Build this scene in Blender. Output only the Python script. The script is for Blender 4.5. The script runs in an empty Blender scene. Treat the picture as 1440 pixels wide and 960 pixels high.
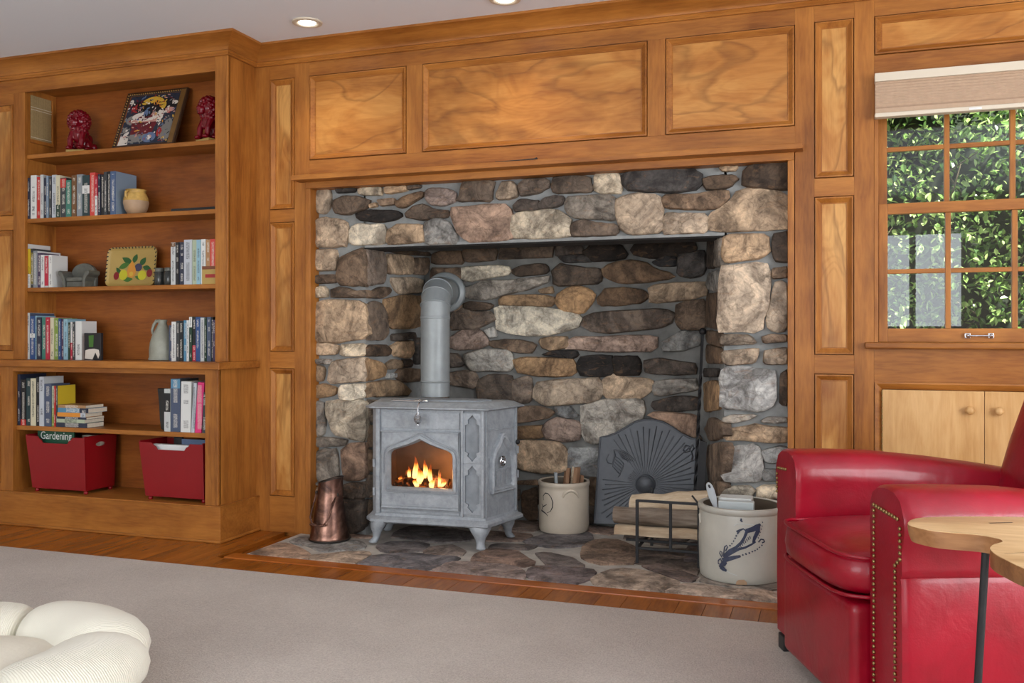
import bpy, bmesh, math, random
from mathutils import Vector, Matrix
random.seed(7)
SC = bpy.context.scene
COL = SC.collection
PI = math.pi

# ------------------------------------------------------------------ camera
F = 1294.0                       # focal length in pixels of the 1440 px frame
TH = math.atan(450 / 1294)       # the camera looks 19 degrees left of the wall's normal
S_, C_ = math.sin(TH), math.cos(TH)
cam_d = bpy.data.cameras.new('camera'); cam = bpy.data.objects.new('camera', cam_d); COL.objects.link(cam)
cam_d.sensor_width = 36.0; cam_d.lens = 36.0 * F / 1440.0
cam_d.shift_y = -12.0 / 1440.0
cam_d.clip_start = 0.05
cam.location = (0, 0, 1.0); cam.rotation_euler = (PI / 2, 0, TH)
SC.camera = cam

# ------------------------------------------------------------------ world, sun, window daylight, exposure
W = bpy.data.worlds.new('sky'); SC.world = W; W.use_nodes = True
W.node_tree.nodes['Background'].inputs[0].default_value = (0.78, 0.88, 1.0, 1)
W.node_tree.nodes['Background'].inputs[1].default_value = 1.6
def light(name, typ, loc, rot, energy, color, **kw):
    d = bpy.data.lights.new(name, typ); d.energy = energy; d.color = color
    for k, v in kw.items(): setattr(d, k, v)
    o = bpy.data.objects.new(name, d); COL.objects.link(o); o.location = loc; o.rotation_euler = rot
    return o
light('sun', 'SUN', (2, -6, 9), Vector((-.34, .52, -.78)).to_track_quat('-Z', 'Y').to_euler(), 19.0, (1, 0.95, 0.86), angle=0.01)
# daylight of the window and the glazed door in the wall behind the camera, and of the window in the right wall
light('rear_window_daylight', 'AREA', (-2.2, -2.36, 1.3), (PI / 2, 0, 0), 85.0, (0.96, 0.98, 1.0), shape='RECTANGLE', size=2.6, size_y=1.7)
light('rear_door_daylight', 'AREA', (0.79, -2.36, 1.07), (PI / 2, 0, 0), 26.0, (0.96, 0.98, 1.0), shape='RECTANGLE', size=0.98, size_y=2.0)
light('right_window_daylight', 'AREA', (2.66, 1.2, 1.35), (PI / 2, 0, PI / 2), 135.0, (0.97, 0.985, 1.0), shape='RECTANGLE', size=2.4, size_y=1.5)
SC.view_settings.view_transform = 'Standard'; SC.view_settings.look = 'None'
SC.view_settings.gamma = 1.0; SC.view_settings.use_curve_mapping = False
SC.view_settings.exposure = 0.15

# ------------------------------------------------------------------ pixel -> place helpers (a direction cut with a plane of the room)
def ray(px, py):
    a = (px - 720) / F; b = (468 - py) / F
    return (-S_ + a * C_, C_ + a * S_, b)
def PY(px, py, y):
    d = ray(px, py); t = y / d[1]; return Vector((d[0] * t, y, 1 + d[2] * t))
def PZ(px, py, z=0.01):
    d = ray(px, py); t = (z - 1) / d[2]; return Vector((d[0] * t, d[1] * t, z))
def PL(px, py, p, q):
    """on the vertical plane through the floor points p and q"""
    d = ray(px, py); n = (q[1] - p[1], -(q[0] - p[0]))
    t = (p[0] * n[0] + p[1] * n[1]) / (d[0] * n[0] + d[1] * n[1])
    return Vector((d[0] * t, d[1] * t, 1 + d[2] * t))
def lin(r, g, b):
    f = lambda c: (c / 255 / 12.92) if c <= 10.3 else ((c / 255 + 0.055) / 1.055) ** 2.4
    return (f(r), f(g), f(b), 1.0)

# ------------------------------------------------------------------ mesh helpers
class MB:
    def __init__(s): s.v = []; s.f = []; s.m = []; s.mi = 0
    def add(s, vs, fs):
        o = len(s.v); s.v += [tuple(v) for v in vs]
        for f in fs: s.f.append([i + o for i in f]); s.m.append(s.mi)
        return s
    def box(s, x0, x1, y0, y1, z0, z1, T=None):
        vs = [Vector((x, y, z)) for z in (z0, z1) for y in (y0, y1) for x in (x0, x1)]
        if T is not None: vs = [T @ v for v in vs]
        return s.add(vs, [(0, 2, 3, 1), (4, 5, 7, 6), (0, 1, 5, 4), (2, 6, 7, 3), (0, 4, 6, 2), (1, 3, 7, 5)])
    def loft(s, rings, cap0=True, cap1=True, closed=True):
        n = len(rings[0]); vs = [p for r in rings for p in r]; fs = []
        for k in range(len(rings) - 1):
            for i in range(n if closed else n - 1):
                j = (i + 1) % n
                fs.append((k * n + i, k * n + j, (k + 1) * n + j, (k + 1) * n + i))
        if cap0: fs.append(tuple(range(n))[::-1])
        if cap1: fs.append(tuple(range((len(rings) - 1) * n, len(rings) * n)))
        return s.add(vs, fs)
    def prism(s, pts, ax, a0, a1):
        """pts 2D; ax = the axis extruded along"""
        def mk(p, a): return {'x': (a, p[0], p[1]), 'y': (p[0], a, p[1]), 'z': (p[0], p[1], a)}[ax]
        return s.loft([[mk(p, a0) for p in pts], [mk(p, a1) for p in pts]])
    def lathe(s, prof, c=(0, 0, 0), n=28, sx=1.0, sy=1.0, cap0=True, cap1=True):
        rings = [[(c[0] + r * sx * math.cos(2 * PI * i / n), c[1] + r * sy * math.sin(2 * PI * i / n), c[2] + z) for i in range(n)] for r, z in prof]
        return s.loft(rings, cap0, cap1)
    def tube(s, path, r, n=8, closed=False, sq=None):
        P = [Vector(p) for p in path]; N = len(P); rings = []
        rr = r if isinstance(r, (list, tuple)) else [r] * N
        up = None
        for i in range(N):
            if closed: t = (P[(i + 1) % N] - P[i - 1])
            else: t = P[min(i + 1, N - 1)] - P[max(i - 1, 0)]
            t = t.normalized() if t.length > 1e-9 else Vector((0, 0, 1))
            if up is None:
                up = Vector((0, 0, 1)) if abs(t.z) < 0.9 else Vector((0, 1, 0))
            u = (up - t * up.dot(t)).normalized(); w = t.cross(u); up = u
            rings.append([P[i] + (u * math.cos(2 * PI * k / n) + w * math.sin(2 * PI * k / n)) * rr[i] for k in range(n)])
        if closed: rings.append(rings[0])
        return s.loft(rings, not closed, not closed)
    def ball(s, c, r, nu=12, nv=8, T=None):
        r = r if isinstance(r, (list, tuple)) else (r, r, r)
        rings = []
        for j in range(nv + 1):
            a = -PI / 2 + PI * j / nv; cr = max(math.cos(a), 0.02)
            ring = [Vector((r[0] * cr * math.cos(2 * PI * i / nu), r[1] * cr * math.sin(2 * PI * i / nu), r[2] * math.sin(a))) for i in range(nu)]
            if T is not None: ring = [T @ p for p in ring]
            rings.append([Vector(c) + p for p in ring])
        return s.loft(rings)
    def ribbon(s, pts, w, nrm, closed=False):
        """flat strip of width w along pts; nrm = surface normal per point (or one)"""
        P = [Vector(p) for p in pts]; N = len(P); vs = []
        ww = w if isinstance(w, (list, tuple)) else [w] * N
        for i in range(N):
            t = (P[min(i + 1, N - 1)] - P[max(i - 1, 0)]).normalized()
            nn = Vector(nrm[i]) if isinstance(nrm, list) else Vector(nrm)
            b = t.cross(nn).normalized() * ww[i] / 2
            vs += [P[i] + b, P[i] - b]
        return s.add(vs, [(2 * i, 2 * i + 1, 2 * i + 3, 2 * i + 2) for i in range(N - 1)])
    def build(s, name, mat, parent=None, bevel=0.0, seg=2, smooth=None, world=True, origin=None, subsurf=0):
        bm = bmesh.new()
        bv = [bm.verts.new(v) for v in s.v]
        mats = mat if isinstance(mat, (list, tuple)) else [mat]
        for f, mi in zip(s.f, s.m):
            try:
                fc = bm.faces.new([bv[i] for i in f]); fc.material_index = mi
            except ValueError: pass
        bmesh.ops.recalc_face_normals(bm, faces=bm.faces)
        if bevel > 0:
            es = [e for e in bm.edges if len(e.link_faces) == 2 and e.calc_face_angle(0) > 0.6]
            if es: bmesh.ops.bevel(bm, geom=es, offset=bevel, segments=seg, profile=0.6, affect='EDGES', clamp_overlap=True)
        if origin is None:
            xs = [v.co.x for v in bm.verts]; ys = [v.co.y for v in bm.verts]; zs = [v.co.z for v in bm.verts]
            o = Vector(((min(xs) + max(xs)) / 2, (min(ys) + max(ys)) / 2, min(zs)))
        else: o = Vector(origin)
        for v in bm.verts: v.co -= o
        me = bpy.data.meshes.new(name); bm.to_mesh(me); bm.free()
        for m in mats: me.materials.append(M[m] if isinstance(m, str) else m)
        if smooth is not None:
            me.shade_smooth(); me.set_sharp_from_angle(angle=math.radians(smooth))
        ob = bpy.data.objects.new(name, me); COL.objects.link(ob)
        ob.location = o
        if parent is not None:
            ob.parent = parent
            if world: ob.matrix_parent_inverse = wm(parent).inverted()
        if subsurf:
            md = ob.modifiers.new('subsurf', 'SUBSURF'); md.levels = subsurf; md.render_levels = subsurf
        return ob
def wm(o):
    m = o.matrix_basis.copy()
    if o.parent is not None: m = wm(o.parent) @ o.matrix_parent_inverse @ m
    return m
def tag(o, label, cat, group=None, kind=None):
    if label: o['label'] = label
    if cat: o['category'] = cat
    if group: o['group'] = group
    if kind: o['kind'] = kind
    return o
def thing(name, loc, rz=0.0, label=None, cat=None, group=None, kind=None):
    o = bpy.data.objects.new(name, None); COL.objects.link(o)
    o.empty_display_size = 0.05
    o.location = loc; o.rotation_euler = (0, 0, rz)
    o.matrix_basis = Matrix.Translation(Vector(loc)) @ Matrix.Rotation(rz, 4, 'Z')
    return tag(o, label, cat, group, kind)
def struct(o): o['kind'] = 'structure'; return o
def bx(name, mat, b, parent=None, bevel=0.0015, **k): return MB().box(*b).build(name, mat, parent, bevel=bevel, **k)
def star(poly, c, angs):
    """radius of a star-shaped polygon about c for each angle"""
    out = []
    n = len(poly)
    for a in angs:
        d = (math.cos(a), math.sin(a)); best = 0
        for i in range(n):
            p = poly[i]; q = poly[(i + 1) % n]
            ex, ey = q[0] - p[0], q[1] - p[1]; wx, wy = p[0] - c[0], p[1] - c[1]
            den = d[0] * ey - d[1] * ex
            if abs(den) < 1e-12: continue
            t = (wx * ey - wy * ex) / den; u = (wx * d[1] - wy * d[0]) / den
            if t > 0 and -1e-6 <= u <= 1 + 1e-6: best = max(best, t)
        out.append((c[0] + d[0] * best, c[1] + d[1] * best))
    return out
def rings_between(outer, inner, c, extra=24):
    A = set(round(math.atan2(p[1] - c[1], p[0] - c[0]), 6) for p in outer + inner)
    A |= set(round(-PI + 2 * PI * k / extra, 6) for k in range(extra))
    A = sorted(A)
    return star(outer, c, A), star(inner, c, A)

# ------------------------------------------------------------------ materials
M = {}
class NT:
    def __init__(s, name):
        m = bpy.data.materials.new(name); m.use_nodes = True; M[name] = m
        s.m = m; s.t = m.node_tree; s.b = s.t.nodes['Principled BSDF']; s.out = s.t.nodes['Material Output']
    def n(s, typ, **kw):
        nd = s.t.nodes.new('ShaderNode' + typ)
        for k, v in kw.items():
            if k.startswith('i_'):
                key = k[2:]; nd.inputs[int(key) if key.isdigit() else key.replace('_', ' ')].default_value = v
            else: setattr(nd, k, v)
        return nd
    def l(s, a, b): s.t.links.new(a, b)
    def ramp(s, fac, stops):
        r = s.n('ValToRGB'); e = r.color_ramp.elements
        while len(e) > 1: e.remove(e[-1])
        e[0].position = stops[0][0]; e[0].color = stops[0][1]
        for p, c in stops[1:]:
            x = e.new(p); x.color = c
        s.l(fac, r.inputs[0]); return r.outputs[0]
    def pos(s, scale=(1, 1, 1), rnd=0.0, kind='world'):
        if kind == 'world': src = s.n('NewGeometry').outputs['Position']
        elif kind == 'object': src = s.n('TexCoord').outputs['Object']
        else: src = s.n('TexCoord').outputs['Generated']
        mp = s.n('Mapping'); mp.inputs['Scale'].default_value = scale
        if rnd:
            oi = s.n('ObjectInfo'); mu = s.n('Math', operation='MULTIPLY', i_1=rnd); s.l(oi.outputs['Random'], mu.inputs[0])
            ad = s.n('VectorMath', operation='ADD'); s.l(src, ad.inputs[0]); s.l(mu.outputs[0], ad.inputs[1]); src = ad.outputs[0]
        s.l(src, mp.inputs['Vector']); return mp.outputs[0]
    def noise(s, vec, scale, detail=4, rough=0.55, dist=0.0):
        nd = s.n('TexNoise'); nd.inputs['Scale'].default_value = scale; nd.inputs['Detail'].default_value = detail
        nd.inputs['Roughness'].default_value = rough; nd.inputs['Distortion'].default_value = dist
        s.l(vec, nd.inputs['Vector']); return nd.outputs['Fac']
    def mix(s, fac, a, b, mode='MIX'):
        nd = s.n('Mix', data_type='RGBA', blend_type=mode)
        for v, k in ((fac, 0), (a, 6), (b, 7)):
            if hasattr(v, 'is_linked'): s.l(v, nd.inputs[k])
            else: nd.inputs[k].default_value = v
        return nd.outputs[2]
    def bump(s, h, dist=0.002, strength=0.6):
        b = s.n('Bump', i_Strength=strength, i_Distance=dist); s.l(h, b.inputs['Height']); s.l(b.outputs[0], s.b.inputs['Normal'])
    def col(s, c):
        if hasattr(c, 'is_linked'): s.l(c, s.b.inputs['Base Color'])
        else: s.b.inputs['Base Color'].default_value = c
    def set(s, **kw):
        for k, v in kw.items(): s.b.inputs[k.replace('_', ' ')].default_value = v
        return s
def plain(name, c, rough=0.5, metal=0.0, var=0.0, scale=20.0, bump=0.0, **kw):
    t = NT(name); t.set(Roughness=rough, Metallic=metal, **kw)
    if var > 0 or bump > 0:
        f = t.noise(t.pos(kind='object', rnd=3), scale, 5, 0.6)
        if var > 0:
            a = tuple(x * (1 - var) for x in c[:3]) + (1,); b = tuple(min(1, x * (1 + var)) for x in c[:3]) + (1,)
            t.col(t.ramp(f, [(0.3, a), (0.7, b)]))
        else: t.col(c)
        if bump > 0: t.bump(f, bump)
    else: t.col(c)
    return t
def wood(name, dark, mid, lightc, axis, rough=0.42, swirl=0.6, coarse=1.0, streak=None):
    t = NT(name); t.set(Roughness=rough); t.b.inputs['Specular IOR Level'].default_value = 0.35
    st = {'x': (1.0, 9, 9), 'y': (9, 1.0, 9), 'z': (9, 9, 1.0)}[axis]
    v = t.pos(st, rnd=7.0)
    big = t.noise(v, 1.1 * coarse, 3, 0.55, swirl)
    fine = t.noise(t.pos(tuple(x * 5 for x in st), rnd=5.0), 2.2, 4, 0.6, 0.3)
    blot = t.noise(t.pos((1, 1, 1), rnd=2.0), 3.0, 3, 0.5, 0.4)
    a = t.ramp(big, [(0.34, dark), (0.5, mid), (0.66, lightc)])
    b = t.mix(0.35, a, t.ramp(fine, [(0.36, dark), (0.62, lightc)]))
    c = t.mix(0.3, b, t.ramp(blot, [(0.38, dark), (0.62, lightc)]))
    t.col(c); t.bump(fine, 0.0006, 0.35)
    return t
D, MI, LI = lin(118, 66, 22), lin(157, 95, 36), lin(184, 121, 54)
wood('wood_v', D, MI, LI, 'z'); wood('wood_h', D, MI, LI, 'x'); wood('wood_y', D, MI, LI, 'y')
def figured(name, dark, mid, lightc, axis):
    # flat-sawn veneer: wide contour-like growth rings, soft blotches and a dark mineral streak
    t = NT(name); t.set(Roughness=0.36); t.b.inputs['Specular IOR Level'].default_value = 0.4
    st = {'x': (1.0, 2.6, 2.6), 'z': (2.6, 2.6, 0.8)}[axis]
    v = t.pos(st, rnd=13.0)
    n1 = t.noise(v, 1.5, 2, 0.45, 0.9)
    k = t.n('Math', operation='MULTIPLY', i_1=95.0); t.l(n1, k.inputs[0]); s = t.n('Math', operation='SINE'); t.l(k.outputs[0], s.inputs[0])
    s2 = t.n('Math', operation='MULTIPLY_ADD', i_1=0.5, i_2=0.5); t.l(s.outputs[0], s2.inputs[0])
    blot = t.noise(t.pos(tuple(q * 1.3 for q in st), rnd=5.0), 2.2, 4, 0.55, 0.6)
    base = t.ramp(blot, [(0.34, dark), (0.5, mid), (0.64, lightc)])
    c = t.mix(0.16, base, t.ramp(s2.outputs[0], [(0.0, dark), (0.6, lightc)]))
    n3 = t.noise(t.pos(tuple(q * 0.8 for q in st), rnd=29.0), 1.6, 3, 0.5, 0.8)
    stk = t.ramp(n3, [(0.485, (0, 0, 0, 1)), (0.505, (0.55, 0.55, 0.55, 1)), (0.54, (0, 0, 0, 1))])
    c = t.mix(stk, c, tuple(q * 0.55 for q in dark[:3]) + (1,))
    fine = t.noise(t.pos(tuple(q * 26 if q > 1 else 5 for q in st), rnd=5.0), 2.2, 3, 0.6)
    c = t.mix(0.14, c, t.ramp(fine, [(0.36, dark), (0.62, lightc)])); t.col(c)
figured('panel_fig_h', lin(142, 84, 30), lin(174, 112, 48), lin(196, 138, 70), 'x')
figured('panel_fig_v', lin(140, 82, 30), lin(178, 118, 54), lin(208, 156, 88), 'z')
wood('case_wood', lin(112, 58, 20), lin(142, 78, 30), lin(166, 98, 42), 'x', swirl=1.2)
wood('floor_wood', lin(110, 58, 16), lin(144, 80, 24), lin(170, 100, 36), 'y', rough=0.24)
wood('floor_border', lin(136, 70, 22), lin(164, 88, 30), lin(184, 106, 42), 'x', rough=0.2)
wood('door_ply', lin(186, 138, 82), lin(202, 156, 98), lin(216, 174, 120), 'z', swirl=1.8, coarse=1.5)
wood('slab_wood', lin(178, 136, 92), lin(206, 168, 120), lin(224, 192, 148), 'x', swirl=1.0, coarse=2.0)
wood('slab_edge', lin(106, 66, 36), lin(138, 92, 54), lin(168, 120, 78), 'x', rough=.4, coarse=2.0)
wood('bark', lin(78, 62, 50), lin(116, 100, 86), lin(164, 152, 138), 'x', rough=0.9, coarse=2.0)
wood('split_wood', lin(134, 106, 80), lin(184, 160, 130), lin(216, 200, 174), 'x', rough=0.85, coarse=2.0)
wood('kindling', lin(110, 76, 54), lin(142, 104, 78), lin(176, 142, 112), 'z', rough=0.85, coarse=2.0)
# field stone: every stone's own colour (object colour) with mottling, veins and rough relief
def stone_mat(name, lo=0.42, hi=1.48, bump=0.012):
    t = NT(name); t.set(Roughness=0.85)
    oi = t.n('ObjectInfo')
    v = t.pos(rnd=9.0)
    n1 = t.noise(v, 6.5, 7, 0.66, 1.1); n2 = t.noise(v, 30, 6, 0.7, 0.8); n3 = t.noise(t.pos((1, 1, 2.4), rnd=4.0), 16, 4, 0.6, 1.2)
    g1 = t.ramp(n1, [(0.38, (lo, lo * 0.97, lo * 0.95, 1)), (0.5, (0.95, 0.95, 0.95, 1)), (0.62, (hi, hi * 1.0, hi * 0.98, 1))])
    c = t.mix(1.0, oi.outputs['Color'], g1, 'MULTIPLY')
    g2 = t.ramp(n2, [(0.34, (0.55, 0.54, 0.53, 1)), (0.5, (0.97, 0.97, 0.97, 1)), (0.66, (1.28, 1.27, 1.25, 1))])
    c = t.mix(0.85, c, g2, 'MULTIPLY')
    n4 = t.ramp(n3, [(0.56, (0, 0, 0, 1)), (0.7, (1, 1, 1, 1))])
    sepf = t.n('Math', operation='MULTIPLY', i_1=0.3); t.l(n4, sepf.inputs[0])
    c = t.mix(sepf.outputs[0], c, lin(150, 112, 78))
    t.col(c)
    cr = t.n('TexVoronoi', feature='DISTANCE_TO_EDGE'); cr.inputs['Scale'].default_value = 7.0
    wv_ = t.n('VectorMath', operation='ADD'); nn_ = t.n('TexNoise'); nn_.inputs['Scale'].default_value = 9.0; t.l(v, nn_.inputs['Vector']); ms_ = t.n('VectorMath', operation='SCALE'); ms_.inputs['Scale'].default_value = 0.35; t.l(nn_.outputs['Color'], ms_.inputs[0]); t.l(v, wv_.inputs[0]); t.l(ms_.outputs[0], wv_.inputs[1]); t.l(wv_.outputs[0], cr.inputs['Vector'])
    ck = t.ramp(cr.outputs['Distance'], [(0.0, (0.45, 0.43, 0.41, 1)), (0.035, (1, 1, 1, 1))])
    c = t.mix(0.55, c, ck, 'MULTIPLY'); t.col(c)
    m = t.n('Math', operation='MULTIPLY_ADD', i_1=0.4); t.l(n2, m.inputs[0]); t.l(n1, m.inputs[2])
    t.bump(m.outputs[0], bump, 0.85)
stone_mat('stone')
plain('mortar', lin(138, 140, 139), 0.95, var=0.22, scale=14, bump=0.006)
plain('mortar_soot', lin(116, 116, 113), 0.95, var=0.35, scale=8, bump=0.006)
plain('hearth_mortar', lin(176, 170, 162), 0.95, var=0.2, scale=14, bump=0.004)
t = plain('ceiling_paint', lin(228, 233, 242), 0.9)
plain('wall_paint', lin(214, 208, 198), 0.9)
# carpet: fine pile relief
t = NT('carpet'); t.set(Roughness=1.0); t.b.inputs['Sheen Weight'].default_value = 0.3
v = t.pos(); f1 = t.noise(v, 170, 3, 0.7); f2 = t.noise(v, 2.2, 4, 0.6)
c = t.ramp(f1, [(0.3, lin(150, 137, 126)), (0.7, lin(202, 190, 179))])
t.col(t.mix(0.3, c, t.ramp(f2, [(0.38, lin(158, 145, 135)), (0.62, lin(196, 185, 175))]))); t.bump(f1, 0.006, 0.9)
# stove enamel, pipe, iron, copper ...
t = NT('stove_grey'); t.set(Roughness=0.55, Metallic=0.1)
v = t.pos(kind='object', rnd=3); f = t.noise(v, 14, 6, 0.65, 0.6); f2 = t.noise(v, 60, 4, 0.6)
t.col(t.mix(0.3, t.ramp(f, [(0.3, lin(126, 132, 138)), (0.55, lin(158, 164, 170)), (0.75, lin(180, 185, 190))]), t.ramp(f2, [(0.3, lin(130, 136, 142)), (0.7, lin(176, 182, 188))]))); t.bump(f2, 0.0015, 0.4)
plain('stove_dark', lin(132, 138, 144), 0.7, var=0.2)
plain('pipe_grey', lin(150, 156, 158), 0.45, 0.2, var=0.12, scale=10)
plain('iron', lin(38, 38, 40), 0.6, 0.3, var=0.2, scale=40, bump=0.001)
plain('cast_iron', lin(82, 85, 90), 0.5, 0.35, var=0.12, scale=25, bump=0.001)
plain('soot', lin(30, 27, 25), 0.95, var=0.3)
plain('chrome', lin(210, 212, 215), 0.18, 1.0)
plain('brass_nail', lin(150, 126, 84), 0.35, 0.9)
t = NT('copper'); t.set(Roughness=0.32, Metallic=0.92)
f = t.noise(t.pos(kind='object'), 11, 5, 0.6, 0.8)
t.col(t.ramp(f, [(0.34, lin(62, 48, 44)), (0.5, lin(108, 80, 70)), (0.68, lin(160, 122, 106))])); t.bump(f, 0.001, 0.4)
plain('copper_dark', lin(62, 56, 52), 0.5, 0.7, var=0.2)
plain('crock_tan', lin(196, 184, 166), 0.35, var=0.07, scale=9)
plain('crock_grey', lin(186, 184, 174), 0.32, var=0.08, scale=7)
plain('crock_inside', lin(96, 84, 70), 0.6)
plain('cobalt', lin(52, 60, 82), 0.45, var=0.3, scale=60)
plain('brush_black', lin(40, 40, 44), 0.5)
plain('paper_white', lin(222, 224, 224), 0.8)
plain('paper_grey', lin(196, 204, 204), 0.8)
plain('ash_grey', lin(170, 176, 180), 0.6)
# red leather
t = NT('leather'); t.set(Roughness=0.34); t.b.inputs['Specular IOR Level'].default_value = 0.32; t.b.inputs['Coat Weight'].default_value = 0.22; t.b.inputs['Coat Roughness'].default_value = 0.14
v = t.pos(kind='object'); f = t.noise(v, 6, 4, 0.55, 0.5); f2 = t.n('TexVoronoi'); f2.inputs['Scale'].default_value = 240; t.l(v, f2.inputs['Vector'])
t.col(t.ramp(f, [(0.3, lin(124, 1, 22)), (0.7, lin(154, 5, 34))]))
cr = t.noise(v, 9, 3, 0.5, 1.5); ad = t.n('Math', operation='MULTIPLY_ADD', i_1=0.06); t.l(f2.outputs['Distance'], ad.inputs[0]); t.l(cr, ad.inputs[2])
t.bump(ad.outputs[0], 0.006, 0.35)
# cream corduroy
t = NT('corduroy'); t.set(Roughness=0.95); t.b.inputs['Sheen Weight'].default_value = 0.25
t.col(lin(232, 228, 212))
wv = t.n('TexWave', wave_type='BANDS', bands_direction='X'); wv.inputs['Scale'].default_value = 66.0
at = t.n('Attribute', attribute_name='rib'); t.l(at.outputs['Vector'], wv.inputs['Vector']); t.bump(wv.outputs['Fac'], 0.003, 0.5)
plain('cream_cloth', lin(228, 222, 206), 0.95, bump=0.002, scale=50)
plain('red_paint', lin(136, 6, 18), 0.42, var=0.06, scale=5)
plain('red_glaze', lin(110, 8, 24), 0.16)
plain('shade_cloth', lin(178, 152, 128), 0.9, var=0.05, scale=60, bump=0.002)
plain('shade_rail', lin(208, 197, 178), 0.5)
plain('black_plastic', lin(28, 30, 32), 0.4)
plain('pewter', lin(104, 106, 100), 0.45, 0.4, var=0.2, scale=30)
plain('stoneware', lin(146, 148, 136), 0.4, var=0.16, scale=18)
plain('pot_clay', lin(172, 142, 112), 0.5, var=0.08)
plain('pot_yellow', lin(188, 152, 84), 0.25, var=0.35, scale=22)
plain('tray_tan', lin(176, 148, 82), 0.4)
plain('reed', lin(150, 126, 84), 0.7, var=0.15, scale=90)
plain('gold', lin(186, 150, 84), 0.35, 0.6)
plain('frame_dark', lin(60, 40, 26), 0.4, var=0.2)
plain('frame_gilt', lin(120, 90, 50), 0.4, 0.3, var=0.15)
plain('pages', lin(214, 202, 182), 0.9, var=0.08, scale=120)
plain('clay_brick', lin(206, 210, 208), 0.8, var=0.1, scale=30)
for nm, c in dict(p_navy=(44, 50, 66), p_maroon=(104, 30, 40), p_white=(214, 206, 196), p_yellow=(208, 168, 60), p_grey=(128, 126, 122), p_red=(160, 44, 44), p_green=(34, 84, 36), p_leaf=(64, 110, 40), p_lime=(196, 190, 40), p_orange=(206, 140, 50), p_plum=(56, 54, 84), p_blue=(96, 116, 150), p_cherry=(128, 22, 30), p_pink=(190, 140, 130), p_black=(30, 30, 34), p_mag=(26, 78, 56)).items():
    plain(nm, lin(*c), 0.5)
# lamp, fire, glass
t = NT('lamp_glow'); e = t.n('Emission'); e.inputs[0].default_value = (1, 0.96, 0.88, 1); e.inputs[1].default_value = 9.0; t.l(e.outputs[0], t.out.inputs[0])
t = NT('flame'); e = t.n('Emission'); e.inputs[1].default_value = 3.4
g = t.n('TexCoord'); sp = t.n('SeparateXYZ'); t.l(g.outputs['Generated'], sp.inputs[0])
fn = t.noise(t.pos((1, 1, 0.35), kind='object'), 40, 3, 0.5, 0.8); ad = t.n('Math', operation='MULTIPLY_ADD', i_1=0.5); t.l(fn, ad.inputs[0]); t.l(sp.outputs[2], ad.inputs[2])
t.l(t.ramp(ad.outputs[0], [(0.2, (1.0, 0.62, 0.2, 1)), (0.5, (1.0, 0.78, 0.36, 1)), (0.85, (1.0, 0.36, 0.06, 1)), (1.2, (0.6, 0.1, 0.01, 1))]), e.inputs[0])
tr = t.n('BsdfTransparent'); mx = t.n('MixShader'); t.l(t.ramp(ad.outputs[0], [(0.7, (1, 1, 1, 1)), (1.25, (0.15, 0.15, 0.15, 1))]), mx.inputs[0])
t.l(tr.outputs[0], mx.inputs[1]); t.l(e.outputs[0], mx.inputs[2]); t.l(mx.outputs[0], t.out.inputs[0])
t = NT('ember'); t.set(Roughness=0.9); t.col(lin(60, 34, 24)); f = t.noise(t.pos(kind='object'), 30, 4, 0.6)
t.b.inputs['Emission Color'].default_value = (1, 0.25, 0.05, 1); t.l(t.ramp(f, [(0.5, (0, 0, 0, 1)), (0.68, (1, 1, 1, 1))]), t.b.inputs['Emission Strength'])
def glass(name, tint, refl=1.0, rough=0.0):
    t = NT(name); tr = t.n('BsdfTransparent'); tr.inputs[0].default_value = tint
    gl = t.n('BsdfGlossy'); gl.inputs['Roughness'].default_value = rough
    fr = t.n('Fresnel'); fr.inputs[0].default_value = 1.5; mx = t.n('MixShader'); t.l(fr.outputs[0], mx.inputs[0])
    t.l(tr.outputs[0], mx.inputs[1]); t.l(gl.outputs[0], mx.inputs[2]); t.l(mx.outputs[0], t.out.inputs[0])
glass('window_glass', (0.97, 0.99, 0.98, 1)); glass('stove_glass', (0.82, 0.74, 0.66, 1), rough=0.05)
# foliage
t = NT('leaf'); oi = t.n('NewGeometry'); t.set(Roughness=0.25)
f = t.noise(t.pos(), 7, 3, 0.6); c = t.ramp(oi.outputs['Random Per Island'], [(0.0, lin(48, 76, 38)), (0.5, lin(104, 136, 68)), (1.0, lin(190, 208, 138))])
t.col(c); t.b.inputs['Subsurface Weight'].default_value = 0.0
tl = t.n('BsdfTranslucent'); t.l(c, tl.inputs[0]); mx = t.n('MixShader', i_0=0.25); t.l(t.b.outputs[0], mx.inputs[1]); t.l(tl.outputs[0], mx.inputs[2]); t.l(mx.outputs[0], t.out.inputs[0])
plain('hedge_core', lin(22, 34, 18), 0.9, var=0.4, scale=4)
plain('twig', lin(96, 84, 66), 0.9); plain('lawn', lin(78, 104, 54), 0.95, var=0.3, scale=6)
# book cloth: object colour, with lettering-like marks down the spine
t = NT('book'); t.set(Roughness=0.5); oi = t.n('ObjectInfo')
tc = t.n('TexCoord'); sp = t.n('SeparateXYZ'); t.l(tc.outputs['Generated'], sp.inputs[0])
vv = t.pos((1, 1, 1), rnd=11.0)
mp = t.n('Mapping'); mp.inputs['Scale'].default_value = (900, 900, 260); t.l(vv, mp.inputs['Vector'])
ln = t.noise(mp.outputs[0], 1.0, 1, 0.5)
blk = t.noise(t.pos((0.001, 0.001, 1), rnd=23.0), 16, 1, 0.5)
def win(sock, lo, hi):
    a = t.n('Math', operation='GREATER_THAN', i_1=lo); t.l(sock, a.inputs[0]); b = t.n('Math', operation='LESS_THAN', i_1=hi); t.l(sock, b.inputs[0])
    m = t.n('Math', operation='MULTIPLY'); t.l(a.outputs[0], m.inputs[0]); t.l(b.outputs[0], m.inputs[1]); return m.outputs[0]
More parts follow.
